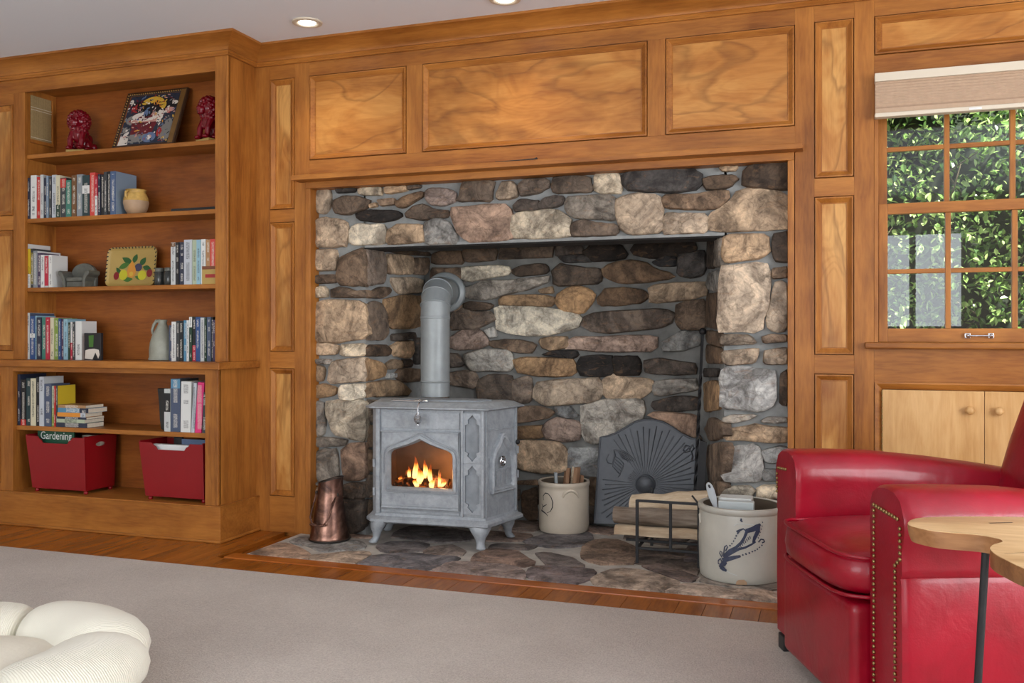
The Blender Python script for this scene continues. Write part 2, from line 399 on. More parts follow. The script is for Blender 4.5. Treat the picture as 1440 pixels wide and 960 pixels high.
def mul(a, b):
    m = t.n('Math', operation='MULTIPLY'); t.l(a, m.inputs[0]); t.l(b, m.inputs[1]); return m.outputs[0]
mask = mul(mul(win(sp.outputs[0], 0.28, 0.72), win(sp.outputs[2], 0.08, 0.94)), mul(win(ln, 0.53, 2.0), win(blk, 0.46, 2.0)))
bw = t.n('RGBToBW'); t.l(oi.outputs['Color'], bw.inputs[0])
lc = t.ramp(bw.outputs[0], [(0.28, lin(218, 214, 204)), (0.33, lin(46, 46, 54))])
t.col(t.mix(mask, oi.outputs['Color'], lc))
# ================================================================== THE ROOM
YW = 3.99          # face of the panelled wall
YS = 4.05          # face of the fireplace masonry
YB = 4.65          # back of the firebox
CE = 2.435         # ceiling
XL, XR, YR = -4.75, 2.6, -2.3
struct(MB().box(XL - .1, XR + .1, YR - .1, 4.35, CE, CE + .1).build('ceiling', 'ceiling_paint'))
flo = struct(MB().box(XL - .1, XR + .1, YR - .1, 4.30, -.12, -.02).build('floor', 'floor_wood'))
bx('subfloor', 'floor_wood', (XL, XR, YR, 3.0, -.02, 0), flo, bevel=0)
# floor boards run towards the fireplace; only the strip the carpet leaves free is boarded
pw = 0.098; x = XL; k = 0
while x < XR - 0.01:
    x1 = min(x + pw, XR)
    ye = 3.99 if x1 > -2.76 else 3.70
    segs = [(3.0, ye)]
    if x1 > -2.58 and x < -0.10: segs = [(3.0, 3.449)]
    for y0, y1 in segs: bx('floor_board', 'floor_wood', (x + .0006, x1 - .0006, y0, y1, -.02, 0.0 - 0.0004 * (k % 3)), flo, bevel=0.0012)
    x = x1; k += 1
bx('hearth_border_board', 'floor_border', (-2.56, -.10, 3.45, 3.526, -.02, .004), flo, bevel=.002)
car = tag(MB().box(XL + .02, XR - .02, YR + .02, 3.268, .0002, .008).build('carpet', 'carpet', bevel=.003), 'beige low-pile carpet laid over the wooden floor', 'carpet')
# walls that the photograph does not show but that shut the room in
def wall_open(name, ax, fixed, a0, a1, z0, z1, holes, th):
    """wall with rectangular openings, made of blocks round them"""
    m = MB(); cuts = sorted(set([a0, a1] + [h for o in holes for h in o[:2]]))
    for p, q in zip(cuts, cuts[1:]):
        hs = [o for o in holes if o[0] <= p and o[1] >= q]
        spans = [(z0, z1)]
        for o in hs: spans = [(z0, o[2]), (o[3], z1)]
        for u, w in spans:
            if w - u > 1e-4:
                if ax == 'y': m.box(p, q, fixed, fixed + th, u, w)
                else: m.box(fixed, fixed + th, p, q, u, w)
    return struct(m.build(name, 'wall_paint'))
wall_open('wall_rear', 'y', YR - .1, XL, XR, -.02, CE, [(-3.5, -.9, .45, 2.15), (.3, 1.28, 0, 2.08)], .1)
wall_open('wall_right', 'x', XR, YR - .1, 4.3, -.02, CE, [(0, 2.4, .6, 2.1)], .1)
struct(MB().box(XL - .1, XL, YR - .1, 4.3, -.02, CE).build('wall_left', 'wall_paint'))
# glazing bars of the rear door and windows
for nm, xs, z0, z1 in (('door_2', (.3, .79, 1.28), 0, 2.08), ('window_2', (-3.5, -2.63, -1.77, -.9), .45, 2.15)):
    m = MB()
    for q in xs: m.box(q - .03, q + .03, YR - .06, YR - .02, z0, z1)
    for q in ((z0 + .05, (z0 + z1) / 2, z1 - .03)): m.box(xs[0], xs[-1], YR - .055, YR - .025, q - .03, q + .03)
    struct(m.build(nm, 'wall_paint', bevel=.003))
m = MB()
for q in (0, .8, 1.6, 2.4): m.box(XR + .02, XR + .06, q - .03, q + .03, .6, 2.1)
for q in (.63, 1.35, 2.07): m.box(XR + .025, XR + .055, 0, 2.4, q - .03, q + .03)
struct(m.build('window_3', 'wall_paint', bevel=.003))

# ------------------------------------------------------------------ panelled fireplace wall
WX0, WX1 = .174, 1.005      # window opening
wb = MB()
wb.box(XL, -2.46, 4.01, 4.30, -.02, CE); wb.box(-.16, WX0, 4.01, 4.30, -.02, CE)
wb.box(-2.46, -.16, 4.01, 4.048, 1.72, CE); wb.box(-2.46, -.16, 4.25, 4.30, 1.80, CE)
wb.box(WX0, WX1, 4.01, 4.30, -.02, .95); wb.box(WX0, WX1, 4.01, 4.30, 2.03, CE); wb.box(WX1, XR, 4.01, 4.30, -.02, CE)
wall = struct(wb.build('wall_back', 'wood_v'))
def stile(x0, x1, z0=0.0, z1=2.36): return bx('stile', 'wood_v', (x0, x1, YW, 4.012, z0, z1), wall, bevel=.0012)
def rail(x0, x1, z0, z1): return bx('rail', 'wood_h', (x0, x1, YW, 4.012, z0, z1), wall, bevel=.0012)
def panel(x0, x1, z0, z1, y=YW, parent=None, fig=None, mw=.031):
    """mitred bolection moulding round a sunk figured panel"""
    vert = (z1 - z0) > (x1 - x0)
    g = .003
    prof = [(g, .010), (g, -.001), (.004, -.004), (.009, -.0045), (.013, -.001), (.026, .009), (.029, .0085), (mw, .013)]
    rings = [[(x0 + i, y + d, z0 + i), (x1 - i, y + d, z0 + i), (x1 - i, y + d, z1 - i), (x0 + i, y + d, z1 - i)] for i, d in prof]
    m = MB()
    m.loft(rings, False, False).build('panel_moulding', 'wood_v' if vert else 'wood_h', parent or wall, smooth=28)
    bx('panel', fig or ('panel_fig_v' if vert else 'panel_fig_h'), (x0 + .027, x1 - .027, y + .0115, y + .0215, z0 + .027, z1 - .027), parent or wall, bevel=0)
# left of the fireplace
stile(-2.765, -2.682); stile(-2.539, -2.454, 1.76, 2.36); stile(-2.539, -2.472, 0, 1.76)
for z0, z1 in ((0, .179), (.823, .905), (1.557, 1.62), (2.277, 2.36)): rail(-2.682, -2.539, z0, z1)
for z0, z1 in ((.179, .823), (.905, 1.557), (1.62, 2.277)): panel(-2.682, -2.539, z0, z1)
# above the fireplace
rail(-2.454, -.145, 2.277, 2.36); rail(-2.454, -.145, 1.76, 1.858)
stile(-1.922, -1.839, 1.858, 2.277); stile(-.761, -.683, 1.858, 2.277)
for x0, x1 in ((-2.454, -1.922), (-1.839, -.761), (-.683, -.145)): panel(x0, x1, 1.858, 2.277)
# right of the fireplace
stile(-.145, -.069, 0, 2.36)
for z0, z1 in ((0, .185), (.833, .91), (1.56, 1.635), (2.28, 2.36)): rail(-.069, .085, z0, z1)
for z0, z1 in ((.185, .833), (.91, 1.56), (1.635, 2.28)): panel(-.069, .085, z0, z1)
stile(.085, .161, 0, 2.36)
rail(.161, 1.02, 2.278, 2.36); rail(.161, 1.02, 2.03, 2.12); panel(.161, 1.02, 2.12, 2.278)
rail(.161, 1.02, .802, .940); rail(.161, 1.02, 0, .11)
stile(1.02, 1.10, 0, 2.36)
for a, b in ((1.10, 1.80), (1.80, 2.6)):
    for z0, z1 in ((0, .12), (.80, .91), (2.28, 2.36)): rail(a, b, z0, z1)
    panel(a, b, .12, .80); panel(a, b, .91, 2.28)
# casing round the masonry and the mantel ledge over it
cz = MB(); cz.box(-2.474, -2.444, 3.982, 4.07, 0, 1.7165); cz.build('fireplace_casing', 'wood_v', wall, bevel=.003)
cz = MB(); cz.box(-.174, -.148, 3.982, 4.07, 0, 1.7165); cz.build('fireplace_casing', 'wood_v', wall, bevel=.003)
cz = MB(); cz.box(-2.474, -.148, 3.982, 4.07, 1.7165, 1.750); cz.build('fireplace_casing', 'wood_h', wall, bevel=.003)
bx('mantel_ledge', 'wood_h', (-2.509, -.112, 3.91, 4.0, 1.749, 1.773), wall, bevel=.002)
# crown moulding
prof = [(.0, 2.345), (-.012, 2.345), (-.016, 2.350), (-.014, 2.358), (-.020, 2.364), (-.013, 2.369), (-.014, 2.374), (-.022, 2.384), (-.040, 2.398), (-.066, 2.412), (-.092, 2.422), (-.100, 2.424), (-.100, CE), (0, CE)]
def crown_x(x0, x1, y, mitre0=0, mitre1=0, parent=None):
    m = MB(); m.loft([[(x0 + (-d) * mitre0, y + d, z) for d, z in prof], [(x1 + (-d) * mitre1, y + d, z) for d, z in prof]])
    return m.build('crown_moulding', 'wood_h', parent or wall, smooth=35)
crown_x(-2.765, XR, YW, 1, 0)

# ------------------------------------------------------------------ built-in bookcase
YU, YLo = 3.757, 3.685
bc = thing('built_in_bookcase', (-3.45, 3.82, 0), 0, 'built-in wooden bookcase full of books beside the stone fireplace', 'bookcase')
def bp(name, mat, b, bev=.0015): return bx(name, mat, b, bc, bevel=bev)
bp('side_panel', 'wood_v', (-2.785, -2.765, YU + .012, YW + .015, .86, 2.36)); bp('side_panel', 'wood_v', (-2.785, -2.765, YLo + .012, YW + .015, .10, .826))
bp('side_panel', 'wood_v', (-4.062, -4.046, YU + .018, 3.985, .86, 2.36)); bp('side_panel', 'wood_v', (-4.062, -4.046, YLo + .018, 3.985, .17, .826))
bp('side_panel', 'wood_v', (-2.84, -2.828, YU + .018, 3.985, .86, 2.36)); bp('side_panel', 'wood_v', (-2.84, -2.828, YLo + .018, 3.985, .17, .826))
bp('back_panel', 'case_wood', (-4.05, -2.83, 3.972, 3.986, .86, 2.36), 0); bp('back_panel', 'case_wood', (-4.05, -2.83, 3.972, 3.986, .17, .826), 0)
for z in (1.946, 1.606, 1.240): bp('shelf', 'wood_h', (-4.046, -2.84, 3.772, 3.974, z - .022, z), .003)
bp('shelf', 'wood_h', (-4.046, -2.84, 3.705, 3.974, .493, .516), .003)
bp('case_floor', 'wood_h', (-4.046, -2.84, 3.688, 3.974, .150, .172), .002)
bp('case_top', 'wood_h', (-4.046, -2.84, YU + .02, 3.974, 2.30, 2.36), .002)
bp('counter', 'wood_h', (XL, -2.738, 3.655, 3.974, .826, .860), .003)
bp('counter', 'wood_h', (-2.785, -2.738, 3.974, 3.992, .826, .860), .003)
bp('face_stile', 'wood_v', (-2.837, -2.765, YU, YU + .02, .86, 2.36)); bp('face_stile', 'wood_v', (-4.119, -4.04, YU, YU + .02, .86, 2.275))
bp('face_rail', 'wood_h', (-4.75, -2.837, YU, YU + .02, 2.275, 2.36))
bp('face_stile', 'wood_v', (-2.84, -2.765, YLo, YLo + .02, .172, .826)); bp('face_stile', 'wood_v', (-4.125, -4.043, YLo, YLo + .02, .172, .826))
bp('face_rail', 'wood_h', (-4.043, -2.84, YLo, YLo + .02, .800, .826))
bp('corner_bead', 'wood_v', (-2.771, -2.760, YU - .006, YU + .006, .86, 2.345), .003); bp('corner_bead', 'wood_v', (-2.771, -2.760, YLo - .006, YLo + .006, .178, .826), .003)
bp('plinth', 'wood_h', (XL, -2.745, 3.673, 3.99, 0.0, .170), .002)
bp('plinth_cap', 'wood_h', (XL, -2.742, 3.668, 3.99, .168, .1755), .003)
bp('shoe_moulding', 'wood_h', (XL, -2.738, 3.664, 3.99, 0.0, .012), .004)
# panelled section left of the shelves
bp('carcass', 'wood_v', (XL, -4.062, YLo + .02, 3.985, .172, .826), 0); bp('carcass', 'wood_v', (XL, -4.062, YU + .02, 3.985, .86, 2.36), 0)
def lpan(x0, x1, z0, z1, y):
    panel(x0, x1, z0, z1, y - .0005, bc)
for z0, z1 in ((.86, .905), (1.548, 1.625), (2.215, 2.275)): bp('face_rail', 'wood_h', (-4.62, -4.119, YU, YU + .02, z0, z1))
bp('face_stile', 'wood_v', (XL, -4.62, YU, YU + .02, .86, 2.275))
lpan(-4.62, -4.119, .905, 1.548, YU); lpan(-4.62, -4.119, 1.625, 2.215, YU)
for z0, z1 in ((.172, .215), (.775, .826)): bp('face_rail', 'wood_h', (-4.62, -4.125, YLo, YLo + .02, z0, z1))
bp('face_stile', 'wood_v', (XL, -4.62, YLo, YLo + .02, .172, .826)); lpan(-4.62, -4.125, .215, .775, YLo)
crown_x(XL, -2.765, YU, 0, 1, bc)
m = MB(); m.loft([[(-2.765 - d, YU + d, z) for d, z in prof], [(-2.765 - d, YW + d, z) for d, z in prof]]); m.build('crown_moulding', 'wood_y', bc, smooth=35)

# ------------------------------------------------------------------ window in the panelled wall, its shade and the cabinet below
YG = 4.05
win1 = thing('window_1', (.6, YG, .96)); struct(win1)
fx = WX0; gx = [(.213, .426), (.446, .662), (.682, .898)]; xr = .94
MB().box(.161, .176, 3.988, 4.30, .955, 2.035).build('jamb', 'wood_v', win1, bevel=.002)
MB().box(xr + .02, 1.02, 3.988, 4.30, .955, 2.035).build('jamb', 'wood_v', win1, bevel=.002)
MB().box(.174, 1.01, 4.0, 4.30, 2.0, 2.035).build('head_jamb', 'wood_h', win1, bevel=.002)
MB().box(.124, 1.05, 3.945, 4.02, .937, .963).build('window_sill', 'wood_h', win1, bevel=.008, seg=3)
MB().box(.17, 1.02, 4.02, 4.30, .94, .96).build('window_sill', 'wood_h', win1, bevel=.002)
def sash(y, z0, z1, rows, zm, bot, top):
    s = thing('sash', (.57, y, z0)); s.parent = win1; s.matrix_parent_inverse = wm(win1).inverted()
    def q(n, b, mt): bx(n, mt, b, s, bevel=.002)
    q('sash_stile', (.178, gx[0][0], y, y + .035, z0, z1), 'wood_v'); q('sash_stile', (gx[-1][1], xr + .02, y, y + .035, z0, z1), 'wood_v')
    q('sash_rail', (gx[0][0], gx[-1][1], y, y + .035, z0, z0 + bot), 'wood_h'); q('sash_rail', (gx[0][0], gx[-1][1], y, y + .035, z1 - top, z1), 'wood_h')
    for a, b in ((gx[0][1], gx[1][0]), (gx[1][1], gx[2][0])): q('muntin', (a, b, y + .004, y + .030, z0 + bot, z1 - top), 'wood_v')
    for a, b in gx: q('muntin', (a, b, y + .006, y + .028, zm - .009, zm + .009), 'wood_h')
    for a, b in gx:
        for c, d in ((z0 + bot, zm - .009), (zm + .009, z1 - top)): q('pane', (a - .003, b + .003, y + .016, y + .0195, c - .003, d + .003), 'window_glass')
    return s
sash(4.018, .963, 1.523, 2, 1.2485, .055, .043)
sash(4.062, 1.490, 2.005, 2, 1.7505, .033, .035)
lh = MB()
a, b = PY(1361, 472, 4.0), PY(1394, 472, 4.0)
for p in (a, b):
    lh.box(p.x - .010, p.x + .010, 4.006, 4.0185, p.z - .010, p.z + .010); lh.ball((p.x, 4.0, p.z), (.008, .010, .008), 10, 6)
lh.tube([(a.x, 3.996, a.z), ((a.x + b.x) / 2, 3.994, a.z), (b.x, 3.996, b.z)], .0038, 8)
lh.build('sash_lift', 'chrome', win1, bevel=.001, smooth=40)
sh = thing('pleated_blind', (.6, 3.965, 1.86), 0, 'pale beige pleated shade rolled up at the window top', 'window shade')
sx0, sx1 = .161, 1.015
bx('head_rail', 'shade_rail', (sx0, sx1, 3.935, 3.985, 2.000, 2.034), sh, bevel=.003)
rg = []
npl = 9
for k in range(npl * 2 + 1):
    z = 2.0 - (2.0 - 1.90) * k / (npl * 2); rg.append((3.948 + (.003 if k % 2 else 0) - .004 * math.sin(PI * k / (npl * 2)), z))
rg += [(3.938, 1.892), (3.938, 1.875)]
m = MB(); ptsf = rg; ptsb = [(y + .03, z) for y, z in rg][::-1]
m.prism(ptsf + ptsb, 'x', sx0 + .002, sx1 - .002); m.build('shade_fabric', 'shade_cloth', sh)
bx('bottom_rail', 'shade_rail', (sx0, sx1, 3.936, 3.978, 1.858, 1.875), sh, bevel=.004)
mm = MB(); p = PY(1372, 159, 3.93); mm.box(p.x - .022, p.x + .022, 3.9335, 3.937, 1.861, 1.869); mm.build('pull_tab', 'paper_white', sh, bevel=.001)
cab = thing('window_cabinet', (.58, 3.99, .11), 0, 'low wooden wall cabinet with two knobbed doors under the window', 'cabinet')
prof2 = [(.0, .010), (.0, -.004), (.006, -.006), (.012, -.003), (.024, .004), (.028, .010)]
rings = [[(.163 + i, YW + d, .11 + i), (1.02 - i, YW + d, .11 + i), (1.02 - i, YW + d, .802 - i), (.163 + i, YW + d, .802 - i)] for i, d in prof2]
MB().loft(rings, False, False).build('frame_moulding', 'wood_h', cab, smooth=30)
for x0, x1, kx in ((.192, .5595, .507), (.5615, .99, .609)):
    d = bx('door', 'door_ply', (x0, x1, YW - .003, YW + .015, .142, .772), cab, bevel=.0015)
    kb = MB(); kb.lathe([(.006, 0), (.006, .008), (.011, .011), (.0155, .016), (.0165, .022), (.014, .028), (.008, .031), (.001, .032)], (0, 0, 0), 20)
    kb.v = [(kx + a, YW - .003 - c, .698 + b) for a, b, c in kb.v]; kb.build('knob', 'door_ply', d, smooth=50)
hg = MB()
for k in range(26): hg.tube([(.1905, YW - .005, .15 + k * .024), (.1905, YW - .005, .168 + k * .024)], .0026, 6)
hg.build('piano_hinge', 'brass_nail', cab, smooth=50)

# ------------------------------------------------------------------ outside: lawn and hedge
struct(MB().box(-8, 10, 4.36, 14, -.25, -.15).build('ground', 'lawn'))
hd = random.Random(3); m = MB()
def leaf(c, L):
    T = Matrix.Rotation(hd.uniform(0, 2 * PI), 3, 'Z') @ Matrix.Rotation(hd.gauss(.5, .6), 3, 'X') @ Matrix.Rotation(hd.gauss(0, .5), 3, 'Y')
    w = L * .34; P = [(0, -L / 2, 0), (w * .8, -L * .12, .12 * L), (w * .7, L * .2, .1 * L), (0, L / 2, 0), (-w * .7, L * .2, .1 * L), (-w * .8, -L * .12, .12 * L), (0, 0, 0)]
    m.add([Vector(c) + T @ Vector(p) for p in P], [(0, 1, 6), (1, 2, 6), (2, 3, 6), (3, 4, 6), (4, 5, 6), (5, 0, 6)])
def front(x, z): return 6.55 + .28 * math.sin(x * 2.1 + z * 1.3) + .22 * math.sin(x * 4.7 - z * 3.1) + .12 * math.sin(9 * x + 7 * z)
for k in range(24000):
    x_, z_ = hd.uniform(-.4, 2.9), hd.uniform(-.1, 3.9)
    leaf((x_, front(x_, z_) + abs(hd.gauss(0, .22)), z_), hd.uniform(.034, .066))
hedge = m.build('hedge', 'leaf'); tag(hedge, 'sunlit glossy green hedge growing outside the window', 'hedge', kind='stuff')
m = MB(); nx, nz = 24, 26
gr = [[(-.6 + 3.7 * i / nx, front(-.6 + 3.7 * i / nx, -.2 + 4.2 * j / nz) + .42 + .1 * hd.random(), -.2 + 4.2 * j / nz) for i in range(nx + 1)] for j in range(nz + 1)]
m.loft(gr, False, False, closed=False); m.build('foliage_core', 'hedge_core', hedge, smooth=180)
m = MB()
for k in range(46):
    x_, z_ = hd.uniform(-.3, 2.8), hd.uniform(.2, 3.2); y_ = front(x_, z_)
    m.tube([(x_, y_ + .4, z_), (x_ + hd.uniform(-.15, .15), y_ + .15, z_ + .12), (x_ + hd.uniform(-.25, .25), y_ - .02, z_ + .28)], [.010, .007, .003], 5)
m.build('twigs', 'twig', hedge, smooth=180)

# ------------------------------------------------------------------ recessed ceiling lamps
for px_, py_, lab in ((432, 31, 'round recessed ceiling lamp near the bookcase corner'), (710, -2, 'round recessed ceiling lamp above the middle of the fireplace')):
    p = PZ(px_, py_, CE)
    L = thing('recessed_lamp', (p.x, p.y, CE), 0, lab, 'ceiling lamp', 'recessed ceiling lamps')
    m = MB(); m.lathe([(.040, -.001), (.043, -.006), (.056, -.009), (.068, -.006), (.070, 0)], (p.x, p.y, CE), 32, cap0=False, cap1=False); m.build('trim_ring', 'shade_rail', L, smooth=50)
    m = MB(); m.lathe([(.040, -.002), (.034, -.007), (.022, -.011), (.002, -.0125)], (p.x, p.y, CE), 28, cap0=False); m.build('lens', 'lamp_glow', L, smooth=80)
    sp = light('lamp_light', 'SPOT', (p.x, p.y, CE - .03), (0, 0, 0), 9.0, (1, .86, .66), spot_size=2.1, spot_blend=.8, shadow_soft_size=.05)
    sp.parent = L; sp.matrix_parent_inverse = wm(L).inverted()
# ================================================================== STONE FIREPLACE
LP, LQ = (-2.174, 4.05), (-2.117, 4.65)      # left cheek of the firebox
RP, RQ = (-.447, 4.05), (-.593, 4.65)        # right cheek
fp = thing('stone_fireplace', (-1.31, 4.05, 0), 0, 'walk-in fieldstone fireplace with sooty firebox in the panelled wall', 'fireplace')
m = MB(); r = .014
m.prism([(-2.47, YS + r), (-2.174 - .006, YS + r), (-2.117 - r, YB + r), (-2.47, YB + r)], 'z', -.02, 1.76)
m.prism([(-.447 + .006, YS + r), (-.15, YS + r), (-.15, YB + r), (-.593 + r, YB + r)], 'z', -.02, 1.76)
m.prism([(-2.19, YS + r), (-.43, YS + r), (-.43, 4.22), (-2.19, 4.22)], 'z', 1.4205, 1.76)
m.build('mortar', 'mortar', fp)
m = MB(); m.box(-2.2, -.42, YB + r, YB + .1, -.02, 1.82); m.build('mortar', 'mortar_soot', fp)
m = MB(); m.box(-2.3, -.3, 4.23, YB + .1, 1.76, 1.82); m.build('throat', 'soot', fp)
m = MB(); m.box(-2.185, -.435, YS + .004, 4.215, 1.4125, 1.4203); m.build('lintel_bar', 'soot', fp, bevel=.001)
m = MB(); ed = random.Random(5)
rg = []
for k in range(61):
    x_ = -2.178 + (2.178 - .438) * k / 60; h = .012 + .004 * ed.random(); d = .004 * ed.random()
    rg.append([(x_, YS - .004 + d, 1.4205), (x_, YS - .003 + d, 1.4205 + h), (x_, YS + .02, 1.4205 + h), (x_, YS + .02, 1.4205)])
m.loft(rg); m.build('mortar_lip', 'mortar', fp, smooth=60)
FCOL = dict(D=(108, 100, 98), N=(120, 104, 98), B=(140, 122, 110), G=(138, 132, 126), T=(166, 148, 132), P=(156, 134, 122))
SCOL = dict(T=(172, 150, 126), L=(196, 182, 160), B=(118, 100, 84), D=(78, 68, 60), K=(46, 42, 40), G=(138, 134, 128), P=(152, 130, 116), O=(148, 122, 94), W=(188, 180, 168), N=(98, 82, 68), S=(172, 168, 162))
srnd = random.Random(11)
def chaikin(P):
    out = []
    n = len(P)
    for i in range(n):
        a, b = P[i], P[(i + 1) % n]
        out += [a.lerp(b, .09), a.lerp(b, .91)]
    return out
def resample(P, n):
    L = [0]
    for i in range(len(P)): L.append(L[-1] + (P[(i + 1) % len(P)] - P[i]).length)
    out = []
    for k in range(n):
        s = L[-1] * k / n; i = 0
        while L[i + 1] < s: i += 1
        t = (s - L[i]) / max(1e-9, L[i + 1] - L[i]); out.append(P[i].lerp(P[(i + 1) % len(P)], t))
    return out
def stone(P, nrm, code, proud, parent, name='stone', shrink=1.0, flat=False, n=20, jit=1.0):
    """outline P (Vectors on the face) -> a stone standing proud of the mortar along nrm"""
    nrm = Vector(nrm).normalized()
    Q = resample(chaikin(P), n); c = sum(Q, Vector()) / n
    Q = [c + (q - c) * shrink for q in Q]
    size = sum((q - c).length for q in Q) / n
    Q = [q + (q - c) * srnd.gauss(0, .022) for q in Q]
    pr = proud * srnd.uniform(.75, 1.35)
    ins = .92 if flat else .89
    r0 = [q - nrm * .035 for q in Q]
    r1 = [q + nrm * pr * .45 for q in Q]
    r2 = [c + (q - c) * ins + nrm * (pr * srnd.uniform(.85, 1.2) * 1.0) for q in Q]
    tilt = [srnd.gauss(0, .10) * jit for _ in range(2)]
    top = c + nrm * pr * srnd.uniform(1.0, 1.35)
    r3 = [c + (q - c) * .45 + nrm * (pr * srnd.uniform(.9, 1.4)) for q in Q]
    b = MB(); b.loft([r0, r1, r2, r3], False, False)
    o = len(b.v); b.v.append(tuple(top))
    for i in range(n): b.f.append([o - n + i, o - n + (i + 1) % n, o]); b.m.append(0)
    ob = b.build(name, 'stone', parent, smooth=50)
    rc, gc, bc_ = (FCOL if flat else SCOL)[code]; k = srnd.uniform(.88, 1.12); w = srnd.uniform(-6, 6)
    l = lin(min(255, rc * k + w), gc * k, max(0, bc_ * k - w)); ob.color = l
    return ob
NF = (0, -1, 0)
NL = (LQ[1] - LP[1], -(LQ[0] - LP[0]), 0); NR = (-(RQ[1] - RP[1]), (RQ[0] - RP[0]), 0)
def FACE(face, x, y):
    if face == 'F': return PY(x, y, YS)
    if face == 'B': return PY(x, y, YB)
    if face == 'L': return PL(x, y, LP, LQ)
    if face == 'R': return PL(x, y, RP, RQ)
NRM = dict(F=NF, B=NF, L=NL, R=NR)
def stones(face, ox, oy, sc, txt, proud=.016):
    for ln_ in txt.strip().split('\n'):
        w = ln_.split(); P = []
        for q in w[1:]:
            a, b_ = q.split(','); P.append(FACE(face, ox + float(a) / sc, oy + float(b_) / sc))
        stone(P, NRM[face], w[0], proud, fp, shrink=1.10)
stones('F', 430, 220, 8, '''
T 122,385 275,375 278,560 215,635 122,620
D 345,360 550,350 548,400 360,412
L 596,355 852,345 852,432 700,437 598,422
T 900,345 1132,330 1130,385 960,420 900,412
D 1150,330 1295,318 1282,355 1160,377
N 326,500 430,448 600,453 722,500 690,577 500,648 350,638 312,570
T 716,540 792,518 804,560 728,580
B 812,488 990,468 1012,540 850,558
N 1006,520 1130,438 1314,393 1314,450 1110,578 1048,572
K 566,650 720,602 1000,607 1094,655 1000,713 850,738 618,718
D 1136,650 1230,557 1330,537 1450,597 1604,607 1600,680 1300,718 1148,682
T 118,720 230,690 440,728 472,830 444,1000 300,1012 118,1012
L 496,850 556,768 862,768 892,800 904,960 850,988 496,988
T 930,830 1060,768 1322,768 1334,960 1200,972 926,988
''')
stones('F', 600, 220, 8, '''
G -14,760 100,688 232,740 344,900 344,972 -14,988
P -6,400 50,357 250,367 334,420 304,512 220,548 66,548 -6,480
N 408,290 745,265 724,420 714,498 354,498 388,420
T 784,440 850,290 950,280 1012,340 1024,440 960,473 796,484
B 1038,320 1100,262 1352,250 1374,340 1250,413 1058,444
P 286,590 560,567 800,547 914,557 954,700 966,900 900,934 446,949 366,830 296,680
D 980,560 1050,477 1150,487 1262,498 1264,602 996,618
D 1258,540 1330,467 1440,442 1536,448 1536,530 1440,573 1266,594
L 965,680 1080,637 1230,617 1340,597 1500,617 1596,700 1606,880 1450,914 1006,919 960,850
''')
stones('F', 770, 220, 8, '''
N 64,245 250,215 462,232 506,340 482,394 118,414 54,382
L 530,208 804,188 830,330 824,408 620,414 530,382
D 866,230 896,172 1360,140 1640,140 1696,200 1686,330 1602,374 1430,404 916,378 854,300
G 210,530 258,456 520,436 744,441 760,620 744,714 600,703 286,684 214,600
N 274,800 328,727 420,711 560,747 740,762 790,800 774,884 284,899
T 784,500 900,446 1060,426 1252,446 1286,560 1276,834 1200,854 856,859 794,700
''')
stones('F', 940, 220, 8, '''
T 566,120 784,104 752,163 608,168
N 376,260 480,222 722,206 776,250 702,334 560,374 416,368
D 844,180 936,92 1342,46 1342,374 1190,368 896,339 844,332
B -76,500 -4,427 300,426 520,387 642,381 676,430 642,502 522,584 360,594 -2,584 -66,540
T -46,700 -2,637 412,646 426,770 414,854 200,864 -46,868
T 466,720 496,646 606,606 716,500 736,415 950,376 1180,396 1340,466 1340,804 1000,819 800,829 586,834 496,794
''')
stones('F', 940, 330, 8, '''
T 624,40 700,4 1112,0 1130,200 1002,264 700,304 618,294
D 1172,0 1342,-26 1342,304 1198,299 1166,200
T 592,370 800,346 1102,361 1136,420 1114,600 1120,800 1064,900 1044,1064 900,1068 608,1064 566,1000
B 1171,380 1336,358 1336,482 1166,494
T 1186,560 1336,538 1336,1062 1260,1084 1148,1072 1104,960 1146,800
''')
stones('F', 940, 440, 8, '''
T 604,260 700,241 902,246 976,320 964,349 800,354 596,364
B 1056,270 1150,236 1330,246 1330,324 1076,339
T 614,430 1002,396 1014,440 964,564 678,584 614,544
T 1081,430 1240,396 1336,396 1336,574 1076,574
S 604,660 700,606 1002,636 1186,656 1196,960 1186,1004 1082,1074 980,1089 818,1074 604,1054 596,800
D 1256,700 1336,636 1336,1034 1246,1014
''')
stones('F', 940, 550, 8, '''
G 616,300 700,266 962,261 986,285 880,324 738,354 616,344
G 1046,330 1120,286 1336,296 1336,344 1200,359 1076,349
T 634,430 850,406 980,371 1102,396 1336,416 1336,574 1150,574 900,549 644,544
S 624,650 800,626 962,606 1026,660 1051,850 1044,984 980,1009 636,1004 604,900
G 1046,670 1250,616 1336,636 1336,764 1180,804 1098,794
G 1056,900 1100,876 1336,886 1336,1004 1066,1004
L 634,1090 750,1068 922,1068 964,1130 902,1204 614,1210 610,1150
L 1006,1100 1060,1062 1336,1056 1336,1204 996,1204
T 630,1240 1000,1236 996,1420 630,1430
G 1040,1240 1336,1236 1336,1450 1040,1446
B 640,1470 980,1466 960,1700 640,1690
T 1010,1490 1336,1490 1336,1740 1010,1730
G 650,1730 980,1730 980,1920 650,1910
T 1020,1780 1336,1780 1336,1950 1020,1940
''')
stones('F', 430, 330, 8, '''
T 122,176 332,166 349,260 334,394 122,404
B 386,270 556,186 676,160 678,562 518,564 376,544 361,440
N 122,456 342,446 334,539 122,549
L 120,596 200,576 249,620 244,694 122,709
N 296,620 380,586 470,596 560,636 672,620 672,706 296,704
T 124,780 300,746 658,766 676,1000 672,1160 560,1169 258,1204 122,1196 122,960
''')
